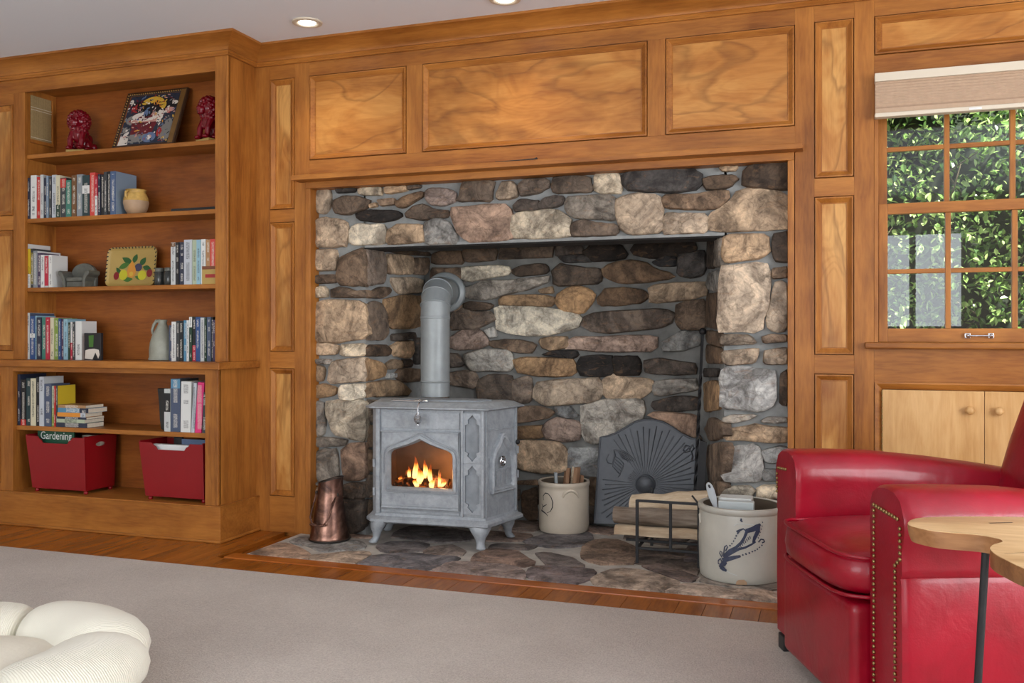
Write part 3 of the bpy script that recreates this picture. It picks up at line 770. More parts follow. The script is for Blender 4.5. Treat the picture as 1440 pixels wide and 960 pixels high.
stones('F', 430, 440, 8, '''
T 122,341 270,336 374,375 334,464 122,469
L 401,356 652,344 668,430 660,480 500,484 401,479
S 122,516 294,521 284,574 122,574
T 122,586 200,606 214,650 194,754 122,769
T 276,620 326,546 500,516 668,510 668,760 500,770 276,784
O 122,816 200,796 344,840 324,924 122,959
L 386,850 416,811 672,790 672,944 520,984 386,964
''')
stones('F', 430, 550, 8, '''
G 124,116 202,138 219,350 204,474 122,504
L 236,130 400,106 664,116 664,330 666,549 558,534 306,464 296,380 246,260
G 124,516 300,521 464,550 444,594 390,614 130,624
G 122,690 200,656 334,661 354,800 364,960 354,1004 124,1004
P 401,680 498,596 664,586 669,960 600,989 436,994 416,800
G 124,1016 340,1016 344,1060 124,1056
B 371,1070 500,1031 664,1036 669,1204 500,1199 366,1174
D 376,1216 664,1216 664,1524 580,1584 456,1594 396,1360
B 124,1080 350,1080 350,1300 124,1310
G 124,1330 360,1320 380,1590 124,1590
''')
stones('L', 430, 330, 8, '''
B 678,164 850,166 894,300 884,484 874,529 680,562
T 921,221 1080,226 1204,256 1194,434 1060,439 926,434
B 1211,266 1374,261 1374,404 1332,449 1206,434
T 956,486 1200,481 1314,516 1324,644 1058,659 1006,590
O 886,736 1050,696 1312,696 1302,1004 1200,1044 956,1044 896,880
N 900,170 1200,182 1386,198 1386,238 1080,222
N 676,622 740,636 830,586 934,596 949,640 852,714 676,706
B 686,820 760,756 852,796 904,900 924,1120 852,1174 686,1164
''', .013)
stones('L', 430, 440, 8, '''
N 976,236 1212,216 1224,284 986,314
T 956,376 1048,326 1192,311 1204,434 1152,504 998,474
O 906,570 978,521 1072,536 1084,614 928,634
B 1026,680 1078,616 1284,636 1284,764 1108,774 1036,744
D 1230,296 1296,286 1296,564 1230,564
K 1090,526 1184,526 1184,604 1090,604
S 916,676 1004,676 1004,724 916,734
D 674,396 720,361 902,361 939,410 924,479 674,484
O 672,512 832,556 894,640 862,714 700,759 672,756
O 676,796 900,756 1042,766 1164,880 1132,924 850,934 676,944
''', .013)
fr_ = random.Random(21)
def filler(face, x0, x1, y0, y1, rows, cols, codes, proud=.014):
    for j in range(rows):
        ya, yb = y0 + (y1 - y0) * j / rows, y0 + (y1 - y0) * (j + 1) / rows
        n = cols + (j % 2); cut = [x0] + sorted(x0 + (x1 - x0) * (i + .5 * (j % 2) + fr_.uniform(-.15, .15)) / (cols + .5 * (j % 2)) for i in range(1, n) if 0 < i < n) + [x1]
        for a, b_ in zip(cut, cut[1:]):
            if b_ - a < 5: continue
            g = 1.6; P = [(a + g, ya + g), ((a + b_) / 2, ya + g + fr_.uniform(-1, 1)), (b_ - g, ya + g), (b_ - g, yb - g), ((a + b_) / 2, yb - g + fr_.uniform(-1, 1)), (a + g, yb - g)]
            stone([FACE(face, u, w) for u, w in P], NRM[face], fr_.choice(codes), proud, fp)
filler('L', 515, 598, 560, 736, 5, 2, 'NBDT')
stones('B', 600, 330, 8, '''
N 66,226 150,186 392,186 404,324 76,329
N 416,166 600,136 784,156 764,284 558,304 426,294
N 826,146 1100,116 1404,116 1404,254 1000,264 836,274
L 396,376 560,356 780,346 924,366 924,444 700,484 498,524 406,504
D 966,400 1078,346 1250,326 1349,336 1354,434 1200,454 1038,469 986,440
G 456,600 680,506 850,516 1100,496 1344,466 1354,520 1152,614 902,664 718,724 476,714
O 1256,620 1412,576 1424,659 1286,659
O 826,740 898,686 1200,676 1382,686 1434,730 1392,804 998,799 836,789
N 416,780 498,751 702,766 744,800 692,844 446,854
B 286,900 400,826 560,866 702,866 774,950 640,1014 558,1059 286,1064
L 786,840 898,796 1200,806 1440,846 1644,856 1724,930 1702,1014 1562,1064 1352,1124 1100,1124 928,1104 826,1064 806,950
''')
stones('B', 600, 440, 8, '''
P 276,280 398,196 562,186 654,250 694,340 602,399 348,414 276,374
S 646,190 764,156 784,264 708,279
B 696,320 900,296 1052,306 1192,336 1224,380 1172,444 1008,444 878,404 736,384
W 436,470 558,426 740,406 934,426 964,560 922,654 700,644 588,654 486,624 436,530
N 256,456 342,456 424,560 382,604 256,609
O 996,540 1078,496 1440,506 1642,526 1664,600 1642,694 1440,714 1198,704 1016,654
B 256,676 400,646 522,656 569,740 542,839 400,824 256,804
N 586,760 718,696 934,706 964,800 944,1004 598,1004 576,880
B 966,770 1048,726 1164,726 1184,850 1164,1004 968,1004
T 1276,290 1440,266 1574,266 1604,380 1400,424 1296,384
K 1306,470 1440,416 1682,426 1704,480 1642,514 1440,494
T 1216,860 1288,776 1500,756 1700,746 1944,731 1954,950 1882,994 1660,1014 1358,1034 1246,984
''')  # the black one fills a dark gap, its shade put into stone colour
stones('B', 770, 330, 8, '''
D 96,136 382,126 404,210 108,244
D 126,236 442,226 494,304 198,314
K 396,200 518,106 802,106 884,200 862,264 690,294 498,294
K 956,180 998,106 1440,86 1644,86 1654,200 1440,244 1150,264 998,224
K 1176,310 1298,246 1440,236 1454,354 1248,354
N 56,420 148,336 400,366 584,386 594,544 300,564 96,574
N 636,400 738,316 950,286 1112,316 1202,386 1384,430 1372,484 1100,534 838,544 676,484
D 1466,230 1764,176 1774,370 1742,454 1600,484 1466,444
O 116,680 248,596 400,586 524,660 502,764 382,884 158,854 106,770
N 576,720 658,606 850,596 1082,626 1124,700 1042,764 800,794 596,794
T 1146,610 1248,556 1440,541 1774,536 1764,694 1440,744 1176,764
N 436,930 598,866 900,856 1200,836 1384,866 1374,974 1302,1034 1000,1074 700,1104 518,1084 416,1000
B 1446,800 1558,756 1762,736 1784,900 1772,1054 1640,1064 1486,1054 1446,950
''')
stones('B', 770, 440, 8, '''
P 246,310 338,266 700,266 900,251 1194,256 1204,380 1122,429 648,434 338,414 240,400
G 1286,330 1428,250 1510,198 1714,206 1714,354 1512,424 1318,424
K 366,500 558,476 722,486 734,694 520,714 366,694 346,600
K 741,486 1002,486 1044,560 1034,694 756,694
N 1096,540 1248,506 1440,536 1644,566 1664,640 1642,684 1440,694 1116,674
T 626,760 738,696 862,726 1152,746 1184,830 1132,894 1020,964 698,959 636,904
G 1196,820 1248,756 1440,746 1654,736 1684,864 1440,904 1258,934 1196,904
''')
stones('B', 770, 550, 8, '''
D 1186,120 1440,56 1664,56 1684,204 1440,224 1196,204
W 376,180 638,96 860,96 1042,86 1084,200 1052,304 982,344 700,524 600,564 478,584 416,500 396,300
P 1146,280 1198,236 1440,246 1664,266 1684,450 1664,524 1440,424 1298,334
P -64,440 0,356 100,296 342,346 379,400 352,534 200,564 0,524
G 76,176 250,166 344,280 240,304 106,264
G 236,646 584,636 584,964 246,904
''')
stones('B', 600, 550, 8, '''
T 976,620 1098,556 1440,576 1564,650 1564,884 1440,914 1300,904 996,854 966,750
B 986,240 1068,176 1250,166 1434,230 1382,294 1200,334 996,354
O 986,420 1048,396 1314,386 1314,524 996,534
''')
stones('B', 680, 650, 8, '''
B 306,216 584,196 614,254 400,244
N 436,340 600,296 624,644 498,634 436,560
B 276,316 404,306 404,424 276,424
B 286,466 374,486 374,594 286,594
B 640,200 1180,190 1180,420 640,430
G 640,450 1180,445 1180,650 640,650
B 1190,176 1284,176 1274,474 1186,474
N 1200,486 1274,486 1264,684 1196,684
''')
filler('B', 600, 712, 566, 734, 5, 3, 'NBDN')
filler('B', 601, 632, 442, 562, 5, 1, 'NBBD')
filler('B', 604, 652, 374, 440, 3, 1, 'NBD')
filler('B', 842, 992, 668, 736, 3, 4, 'NBDG')
filler('B', 855, 990, 610, 666, 2, 3, 'NBDG')
stones('R', 940, 330, 8, '''
G 550,60 602,34 604,340 540,356
D 454,50 534,60 530,350 450,370
G 460,440 566,404 584,560 566,640 440,600
N 440,680 586,654 562,900 560,1050 430,1020
''', .012)
stones('R', 940, 440, 8, '''
B 434,200 520,210 598,230 590,376 444,330
B 434,360 588,400 598,566 444,560
D 384,620 556,624 550,716 394,716
O 380,800 540,764 598,900 562,1080 422,1096 374,960
''', .012)
stones('R', 940, 550, 8, '''
B 424,430 482,296 600,354 618,510 482,556
B 454,620 600,584 644,620 608,900 602,1000 472,1000 444,800
B 444,1010 610,1020 600,1180 560,1200 454,1130
N 440,1220 606,1220 606,1380 446,1370
B 450,1400 620,1400 620,1560 456,1540
N 460,1580 630,1580 630,1760 462,1700
''', .012)

# ------------------------------------------------------------------ flagstone hearth
he = thing('stone_hearth', (-1.31, 3.8, 0), 0, 'flagstone hearth set flush in the wooden floor before the fireplace', 'hearth')
m = MB(); m.prism([(-2.50, 3.527), (-.17, 3.527), (-.17, 4.06), (-.44, 4.06), (-.6, 4.66), (-2.12, 4.66), (-2.18, 4.06), (-2.445, 4.06), (-2.445, 3.985), (-2.50, 3.985)], 'z', -.06, .001)
m.build('mortar_bed', 'hearth_mortar', he)
def flags(ox, oy, sc, txt):
    for ln_ in txt.strip().split('\n'):
        w = ln_.split(); P = []
        for q in w[1:]:
            a, b_ = q.split(','); p = PZ(ox + float(a) / sc, oy + float(b_) / sc, .006)
            p.y = max(3.533, min(p.y, 4.63)); P.append(p)
        stone(P, (0, 0, 1), w[0], .0035, he, 'flagstone', flat=True, n=18, shrink=1.04)
flags(340, 730, 6, '''
B 66,287 200,233 340,192 430,213 540,263 582,300 532,342 300,320 56,294
G 398,187 520,138 740,146 900,176 1032,183 1054,240 900,257 648,267 556,217 476,212
T 580,302 720,288 900,268 1082,273 1094,300 982,352 920,384 740,374 540,338
''')
flags(480, 730, 6, '''
D 120,388 250,308 450,283 680,288 1002,313 1012,337 860,372 730,438 480,424
D 296,217 420,188 620,186 744,208 702,262 560,278 336,272
B 696,267 758,228 950,213 1054,270 1012,307 820,307 696,297
P 756,434 880,368 1020,353 1200,368 1400,383 1532,420 1552,502 1440,504 1100,478
''')
flags(690, 740, 6.857, '''
N -190,330 -150,258 0,212 150,222 282,238 342,300 449,345 380,373 260,388 60,352
D 296,150 498,76 974,56 984,120 862,188 650,204 478,188
D 426,260 540,247 782,298 924,388 760,388 538,373 486,310
N 356,410 478,377 800,397 962,407 1024,440 962,503 840,554 558,549 396,503 346,465
B 866,270 898,188 1000,127 1200,117 1404,198 1404,362 1000,353 876,302
''')
flags(880, 740, 6.261, '''
T -304,470 -240,422 -150,387 0,367 140,377 402,463 494,502 340,578 150,574 -100,564 -284,533
N 136,348 300,337 622,438 664,457 540,488 438,463
B 16,198 644,198 644,332 622,422 478,392 200,333 6,302
T 356,582 500,502 650,502 902,548 1344,573 1334,664 1000,654 640,624
G 636,480 698,398 1354,398 1354,562 1050,548 858,512
''')  # the flag under the grate follows the grate's shadow in outline and tone
def wflag(P, code): stone([Vector((a, b_, .006)) for a, b_ in P], (0, 0, 1), code, .0035, he, 'flagstone', flat=True, n=14)
wflag([(-2.43, 4.0), (-2.15, 3.98), (-2.08, 4.03), (-2.42, 4.045)], 'P')
wflag([(-2.06, 4.05), (-1.75, 4.0), (-1.62, 4.1), (-1.70, 4.3), (-2.07, 4.32)], 'D')
wflag([(-1.58, 4.12), (-1.40, 4.16), (-1.38, 4.33), (-1.66, 4.34)], 'P')
wflag([(-2.08, 4.36), (-1.72, 4.34), (-1.66, 4.62), (-2.09, 4.62)], 'G')
wflag([(-1.62, 4.38), (-1.42, 4.37), (-1.36, 4.62), (-1.60, 4.62)], 'B')
wflag([(-1.32, 4.50), (-1.02, 4.44), (-.98, 4.62), (-1.31, 4.62)], 'P')
wflag([(-.98, 4.40), (-.70, 4.30), (-.62, 4.60), (-.95, 4.62)], 'B')
wflag([(-.62, 4.0), (-.50, 4.0), (-.56, 4.5), (-.64, 4.4)], 'N')
wflag([(-1.50, 3.97), (-1.30, 4.02), (-1.30, 4.12), (-1.52, 4.07)], 'D')
# ================================================================== THINGS ON THE HEARTH
ZH = .012      # top of the flagstones
# ------------------------------------------------------------------ cast stove
RHO = math.radians(4.3)
SM = Vector((-1.7525, 3.884, ZH))
stv = thing('wood_stove', SM, RHO, 'grey cast wood stove with arched glass door and a fire inside', 'stove')
sd, sn = Vector((math.cos(RHO), math.sin(RHO), 0)), Vector((-math.sin(RHO), math.cos(RHO), 0))
def st(px_, py_, yl):
    """pixel -> (u, z) on the stove's plane local y = yl"""
    o = SM + sn * yl; p = PL(px_, py_, (o.x, o.y), ((o + sd).x, (o + sd).y)); return ((p - SM).dot(sd), p.z - SM.z)
def SB(m, name, mat='stove_grey', parent=None, **k): return m.build(name, mat, parent or stv, world=False, **k) if parent is None else m.build(name, mat, parent, world=False, origin=(0, 0, 0), **k)
YF = .030
uL, zB = st(530, 722, YF); uR, _ = st(682, 722, YF); zT = st(600, 575, .02)[1]
zS0 = .098; zS1 = st(600, 724, YF)[1]
SPL = .085; DEP = .30; CH = .035
def plan(g, front=YF, back=None):
    b = (YF + DEP if back is None else back) + g
    return [(uL - g * .8, front - g), (uR + g * .8, front - g), (uR + SPL + g, b - .06), (uR + SPL - .05 + g * .6, b), (uL - SPL + .05 - g * .6, b), (uL - SPL - g, b - .06), (uL - CH - g, front + CH - g * .5)]
# shell of the body (front left open for the front plate)
m = MB(); P = plan(0)
for i in range(1, len(P)):
    a, b_ = P[i], P[(i + 1) % len(P)]; m.add([(a[0], a[1], zS1 - .02), (b_[0], b_[1], zS1 - .02), (b_[0], b_[1], zT), (a[0], a[1], zT)], [(0, 1, 2, 3)])
SB(m, 'body_shell')
m = MB(); m.add([(x_, y_, zT - .01) for x_, y_ in P], [tuple(range(7))]); m.add([(x_, y_, zS1 - .01) for x_, y_ in P], [tuple(range(7))]); SB(m, 'body_plates', 'soot')
# firebox lining behind the glass
dx0, dzT = st(536, 604, YF); dx1, _ = st(648, 604, YF); dzB = st(590, 716, YF)[1]
m = MB(); ly = YF + .03
m.add([(dx0, ly, dzB), (dx1, ly, dzB), (dx1, ly, dzT), (dx0, ly, dzT), (dx0 - .02, YF + .24, dzB), (dx1 + .02, YF + .24, dzB), (dx1 + .02, YF + .24, dzT + .02), (dx0 - .02, YF + .24, dzT + .02)], [(0, 1, 5, 4), (1, 2, 6, 5), (2, 3, 7, 6), (3, 0, 4, 7), (4, 5, 6, 7)])
plain('firebrick', lin(150, 124, 104), 0.9, var=.3, scale=12)
SB(m, 'fire_chamber', 'firebrick')
# front plate round the door
m = MB(); fpY = YF + .008
m.box(uL, uR, YF, fpY, dzT, zT); m.box(uL, uR, YF, fpY, zS1 - .02, dzB); m.box(uL, dx0, YF, fpY, dzB, dzT); m.box(dx1, uR, YF, fpY, dzB, dzT)
SB(m, 'front_plate')
m = MB(); m.box(uL, uL + .020, YF - .016, YF, zS1, zT); SB(m, 'pilaster_edge', bevel=.004)
m = MB(); m.box(dx1 + .004, dx1 + .016, YF - .018, YF, zS1, zT); SB(m, 'pilaster_edge', bevel=.004)
m = MB(); m.box(uR - .014, uR, YF - .018, YF, zS1, zT); SB(m, 'pilaster_edge', bevel=.004)
a0 = st(536, 577, YF); m = MB(); m.box(dx0 + .004, dx1 - .004, YF - .004, YF, dzT + .010, a0[1] - .004); SB(m, 'plain_panel', bevel=.002)
m = MB(); m.box(dx0 + .004, dx1 - .004, YF - .004, YF, zS1 + .004, dzB - .008); SB(m, 'plain_panel', bevel=.002)
# door with ogee window
wL, wB = st(548.5, 684, YF - .012); wR, wB2 = st(635.5, 687.5, YF - .012); wB = (wB + wB2) / 2
_, wS = st(548.5, 640, YF - .012); wA, wZ = st(590.5, 620, YF - .012)
wA = (wL + wR) / 2
def ogee(g):
    L, R, Bt, Sp, Zt = wL - g, wR + g, wB - g, wS, wZ + g * 1.3
    w = (R - L) / 2; c = (L + R) / 2; up = Zt - Sp
    half = [(R, Sp), (R - .03 * w, Sp + .20 * up), (R - .10 * w, Sp + .33 * up), (R - .24 * w, Sp + .44 * up), (R - .45 * w, Sp + .56 * up), (R - .66 * w, Sp + .70 * up), (R - .84 * w, Sp + .85 * up), (c, Zt)]
    pts = [(L, Bt), (R, Bt)] + half
    pts += [(2 * c - x_, z_) for x_, z_ in half[::-1][1:]]
    return pts
dr = thing('door', (0, 0, 0)); dr.parent = stv
m = MB(); outer = [(dx0, dzB), (dx1, dzB), (dx1, dzT), (dx0, dzT)]; cc = ((wL + wR) / 2, (wB + wS) / 2)
ro, ri = rings_between(outer, ogee(.012), cc)
m.loft([[(x_, YF + .002, z_) for x_, z_ in ro], [(x_, YF - .012, z_) for x_, z_ in ro], [(x_, YF - .012, z_) for x_, z_ in ri], [(x_, YF + .012, z_) for x_, z_ in ri]], False, False)
SB(m, 'door_plate', parent=dr, smooth=30)
m = MB(); _, r0 = rings_between(outer, ogee(.016), cc); _, r1 = rings_between(outer, ogee(.008), cc); _, r2 = rings_between(outer, ogee(0), cc)
k_ = min(len(r0), len(r1), len(r2)); A_ = [-PI + 2 * PI * i / 96 for i in range(96)]
R0, R1, R2 = star(ogee(.021), cc, A_), star(ogee(.010), cc, A_), star(ogee(0.001), cc, A_)
m.loft([[(x_, YF - .011, z_) for x_, z_ in R0], [(x_, YF - .022, z_) for x_, z_ in R0], [(x_, YF - .027, z_) for x_, z_ in R1], [(x_, YF - .008, z_) for x_, z_ in R2], [(x_, YF + .01, z_) for x_, z_ in R2]], False, False)
SB(m, 'arch_moulding', parent=dr, smooth=40)
m = MB(); ub = [p_ for p_ in star(ogee(.034), cc, [-.05 + (PI + .1) * i / 60 for i in range(61)])]; ub = [(min(max(x_, dx0 + .008), dx1 - .008), min(z_, dzT - .008)) for x_, z_ in ub]
m.tube([(x_, YF - .0135, z_) for x_, z_ in ub], .0042, 8); SB(m, 'arch_bead', parent=dr, smooth=60)
m = MB(); e_ = .005; m.tube([(dx0 + e_, YF - .013, dzB + e_), (dx1 - e_, YF - .013, dzB + e_), (dx1 - e_, YF - .013, dzT - e_), (dx0 + e_, YF - .013, dzT - e_)], .0045, 8, True); SB(m, 'door_edge_bead', parent=dr, smooth=60)
m = MB(); m.loft([[(x_, YF + .004, z_) for x_, z_ in star(ogee(.008), cc, A_)], [(x_, YF + .0065, z_) for x_, z_ in star(ogee(.008), cc, A_)]]); SB(m, 'door_glass', 'stove_glass', parent=dr)
m = MB()
for z0, z1 in ((dzB + .004, dzB + .010), (dzB + .016, dzB + .020), (wB - .030, wB - .026)): m.box(dx0 + .004, dx1 - .004, YF - .016, YF - .012, z0, z1)
q0, q1 = st(570, 694, YF)[0], st(571.5, 694, YF)[0]; m.box(q0, q1, YF - .016, YF - .012, wB - .048, wB - .03)
SB(m, 'door_bead', parent=dr, bevel=.0015)
m = MB()
for z_ in (st(523, 650, YF)[1], st(523, 690, YF)[1]): m = MB(); m.tube([(uL - .012, YF - .004, z_ - .018), (uL - .012, YF - .004, z_ + .018)], .008, 10); SB(m, 'hinge', parent=dr, smooth=40)
# gothic sunk tracery on the right pilaster
def gothic(c0, c1, z0, z1):
    w = (c1 - c0) / 2; c = (c0 + c1) / 2
    top = [(c1, z1 - 1.35 * w), (c + .55 * w, z1 - 1.15 * w), (c + .62 * w, z1 - .62 * w), (c + .3 * w, z1 - .35 * w), (c, z1)]
    bot = [(c, z0), (c + .35 * w, z0 + .42 * w), (c + .66 * w, z0 + .7 * w), (c + .55 * w, z0 + 1.1 * w), (c1, z0 + 1.3 * w)]
    right = bot + top; return right + [(2 * c - x_, z_) for x_, z_ in right[::-1][1:-1]]
px0, px1 = dx1 + .016, uR - .014
g0, g1 = px0 + .008, px1 - .008
zz = [st(667, y_, YF)[1] for y_ in (582, 650, 653, 722)]
for za, zb in ((zz[1], zz[0]), (zz[3], zz[2])):
    m = MB(); po = [(px0, za - .004), (px1, za - .004), (px1, zb + .004), (px0, zb + .004)]; pi_ = gothic(g0, g1, za + .004, zb - .004)
    cm = ((px0 + px1) / 2, (za + zb) / 2); ro, ri = rings_between(po, pi_, cm, 60)
    m.loft([[(x_, YF - .012, z_) for x_, z_ in ro], [(x_, YF - .014, z_) for x_, z_ in ri], [(x_, YF - .001, z_) for x_, z_ in ri]], False, True)
    m.m[-1] = 1; m.m[-1 - len(ri):-1] = [1] * len(ri)  # recess walls and floor coloured darker to stand in for their shade
    SB(m, 'tracery_panel', ['stove_grey', 'stove_dark'], smooth=30)
# right side plate with its loading door
a_, b_ = P[1], P[2]; ex = Vector((b_[0] - a_[0], b_[1] - a_[1], 0)); el = ex.length; ex.normalize(); en = Vector((ex.y, -ex.x, 0))
def sp(t_, z_, d): v_ = Vector((a_[0], a_[1], 0)) + ex * t_ + en * d; return (v_.x, v_.y, z_)
m = MB()
def sbox(m, t0, t1, z0, z1, d0, d1): m.add([sp(t_, z_, d) for d in (d0, d1) for z_ in (z0, z1) for t_ in (t0, t1)], [(0, 1, 3, 2), (4, 6, 7, 5), (0, 4, 5, 1), (2, 3, 7, 6), (0, 2, 6, 4), (1, 5, 7, 3)])
sbox(m, .004, .014, zS1, zT, 0, .006); sbox(m, el - .016, el - .002, zS1, zT, 0, .008); sbox(m, .014, el - .016, dzT + .004, dzT + .012, 0, .006)
SB(m, 'side_trim', bevel=.002)
sdr = thing('side_door', (0, 0, 0)); sdr.parent = stv
m = MB(); L0, L1 = .035, el - .030; zb_, zt_ = zS1 + .105, dzT - .010
oo = [(L0, zb_), (L1, zb_), (L1, zt_ - .12), (L1 - .02, zt_ - .07), (L1 - .05, zt_ - .045), ((L0 + L1) / 2 + .005, zt_), ((L0 + L1) / 2 - .012, zt_), (L0 + .05, zt_ - .045), (L0 + .02, zt_ - .07), (L0, zt_ - .12)]
cs = ((L0 + L1) / 2, (zb_ + zt_) / 2 - .03)
AA = [-PI + 2 * PI * i / 72 for i in range(72)]
def scl(f): return [(cs[0] + (t_ - cs[0]) * f, cs[1] + (z_ - cs[1]) * f) for t_, z_ in oo]
lv = [(scl(1.0), 0), (scl(1.0), .018), (scl(.96), .023), (scl(.90), .018), (scl(.86), .022), (scl(.80), .016), (scl(.76), .005)]
m.loft([[sp(t_, z_, d) for t_, z_ in star(q, cs, AA)] for q, d in lv], False, True); SB(m, 'door_plate', parent=sdr, smooth=35)
m = MB()
for k in range(4): t_ = L0 + .040 + k * .042; sbox(m, t_, t_ + .016, zb_ + .035, zb_ + .10, .006, .011)
sbox(m, L0 + .03, L1 - .03, zb_ + .10, zb_ + .112, .006, .013); SB(m, 'grille_bar', parent=sdr, bevel=.002)
m = MB(); kc = Vector(sp(L0 + .075, zb_ + .145, .022)); m.tube([kc + Vector(((ex * math.cos(a) * .018).x, (ex * math.cos(a) * .018).y, .022 * math.sin(a))) for a in [2 * PI * i / 14 for i in range(14)]], .005, 6, True); m.ball(kc, .010, 10, 6); SB(m, 'knob', 'chrome', parent=sdr, smooth=60)
m = MB(); m.ball(sp(el - .006, dzT - .065, .012), .012, 10, 6); SB(m, 'latch', 'iron', smooth=60)
m = MB(); m.tube([sp(el - .003, dzT - .12, .008), sp(el - .003, dzT - .085, .008)], .008, 8); SB(m, 'hinge', smooth=40); m = MB(); m.tube([sp(el - .003, zb_ + .05, .008), sp(el - .003, zb_ + .085, .008)], .008, 8); SB(m, 'hinge', smooth=40)
# skirt, top and legs
def ring(g, z_, fr=YF): return [(x_, y_, z_) for x_, y_ in plan(g, fr)]
m = MB(); m.loft([ring(.020, zS0), ring(.027, zS0 + .006), ring(.027, zS0 + .018), ring(.018, zS0 + .026), ring(.008, zS1 - .012), ring(.004, zS1)], True, False); SB(m, 'base_skirt', smooth=35)
zTop = st(600, 573, .0)[1]
m = MB(); m.loft([ring(.004, zT - .004), ring(.026, zT - .002), ring(.032, zT + .002), ring(.032, zT + .007), ring(.020, zT + .012), ring(-.006, zT + .026), ring(-.010, zT + .028)], False, True); SB(m, 'top_plate', smooth=35)
m = MB(); TP = [(x_ * .72, YF + .09 + (y_ - YF) * .5, zT + .026) for x_, y_ in plan(-.02)]; m.loft([TP, [(x_, y_, zT + .033) for x_, y_, z_ in TP], [(x_ * .96, y_, zT + .035) for x_, y_, z_ in TP]]); SB(m, 'lid', 'stove_dark', smooth=35)
ztop = zT + .028
for sx_, yy, k in ((uL + .01, YF + .02, -1), (uR - .03, YF + .02, .35), (uR + SPL - .06, YF + DEP - .05, .5), (uL - SPL + .06, YF + DEP - .05, -1)):
    m = MB(); o = Vector((k * .9, -.7 if yy < .1 else .55, 0)).normalized(); rr = []
    w_ = Vector((-o.y, o.x, 0))
    for off, z_, hw, hd_ in ((-.004, .112, .060, .042), (.006, .092, .053, .040), (.016, .070, .040, .032), (.018, .046, .025, .021), (.020, .026, .019, .017), (.028, .013, .021, .020), (.036, .005, .023, .021), (.036, .0005, .020, .019)):
        c_ = Vector((sx_, yy, z_)) + o * off
        rr.append([c_ + w_ * hw * math.cos(2 * PI * i / 12) + o * hd_ * math.sin(2 * PI * i / 12) for i in range(12)])
    m.loft(rr); SB(m, 'leg', smooth=50)
# the fire
fire = thing('log_fire', SM + sn * (YF + .12) + Vector((0, 0, dzB + .001)), RHO, 'bright orange fire burning behind the stove glass', 'fire')
def fpos(px_, py_, yl): u, z_ = st(px_, py_, yl); return SM + sd * u + sn * yl + Vector((0, 0, z_))
base = wB - .004
for k, (x0, x1, h, yl) in enumerate(((558, 612, .028, .10), (585, 632, .025, .15), (572, 618, .062, .13))):
    p0, p1 = fpos(x0, 680, yl), fpos(x1, 680, yl); p0.z = ZH + base + h - .02; p1.z = p0.z + (.012 if k == 2 else .004)
    m = MB(); m.tube([p0, p0.lerp(p1, .4) + Vector((0, 0, .004)), p1], [.024, .027, .022], 10); m.build('burning_log', 'ember', fire, smooth=60)
m = MB()
for k in range(60):
    p = fpos(random.uniform(552, 632), 680, random.uniform(.06, .2)); p.z = ZH + base - .024 + random.uniform(0, .015); m.ball(p, random.uniform(.006, .012), 6, 4)
m.build('ember_bed', 'ember', fire, smooth=60)['kind'] = 'stuff'
fl_ = light('fire_light', 'POINT', SM + sn * (YF + .10) + sd * .0 + Vector((0, 0, dzB + .13)), (0, 0, 0), 4.5, (1, .55, .22), shadow_soft_size=.04); fl_.parent = fire; fl_.matrix_parent_inverse = wm(fire).inverted()
for px_, pb, pt_, w, yl, lean in ((583, 675, 641, 9, .09, 1.5), (597, 672, 646, 8, .10, 2), (590, 680, 655, 12, .08, 0), (606, 680, 652, 8, .085, -2), (576, 672, 655, 6, .10, -2), (568, 680, 668, 10, .09, -6), (617, 684, 664, 5, .08, 3), (607, 686, 670, 9, .06, 1), (586, 684, 672, 9, .06, -2), (621, 684, 674, 8, .09, 5)):
    b0 = fpos(px_, pb, yl); t0 = fpos(px_ + lean, pt_, yl); hw = w * 4.2 / F / 2; m = MB(); rr = []
    for j in range(10):
        t = j / 9; rad = hw * (math.sin(PI * (.16 + .84 * t)) ** .8) * (1 - .35 * t) + .0006
        c_ = b0.lerp(t0, t) + sd * hw * .55 * math.sin(t * 5 + px_) * t
        rr.append([c_ + sd * rad * math.cos(2 * PI * i / 10) + sn * rad * .5 * math.sin(2 * PI * i / 10) for i in range(10)])
    m.loft(rr); m.build('flame', 'flame', fire, smooth=80)
# damper lifter lying on the stove top, its coiled grip hanging over the edge
hp = lambda px_, py_, yl: fpos(px_, py_, yl)
lf = thing('lid_lifter', hp(588, 566, .02), 0, 'small steel stove lid lifter with coiled grip on the stove top', 'tool')
zt = ZH + ztop + .005
A1 = SM + sd * st(552, 566, .07)[0] + sn * .06; A1.z = zt; A2 = SM + sd * st(598, 566, .07)[0] + sn * .035; A2.z = zt
m = MB(); m.tube([A1, A2], .005, 8); m.tube([A2 - sd * .045 + sn * .02, A2 + sd * .02 + sn * .02], .008, 8); m.build('lifter_bar', 'chrome', lf, smooth=50)
B0 = SM + sd * st(590, 566, -.01)[0] + sn * -.010
pts = [B0 + sn * .05 + Vector((0, 0, zt - B0.z + .002)), B0 + sn * -.002 + Vector((0, 0, zt - B0.z)), B0 + sn * -.020 + Vector((0, 0, zt - B0.z - .020)), B0 + sn * -.022 + Vector((0, 0, zt - B0.z - .06))]
m = MB(); m.tube(pts, .0028, 6); m.build('hook', 'chrome', lf, smooth=50)
m = MB(); cz_ = []
for i in range(97):
    t = i / 96; a = t * 2 * PI * 8; rr_ = .0035 + .0145 * math.sin(PI * min(1, t * 1.0)) ** 1.2
    cz_.append(pts[-1] + sd * rr_ * math.cos(a) + sn * rr_ * math.sin(a) + Vector((0, 0, .012 - .055 * t)))
m.tube(cz_, .0028, 5); m.build('coil_grip', 'chrome', lf, smooth=60)

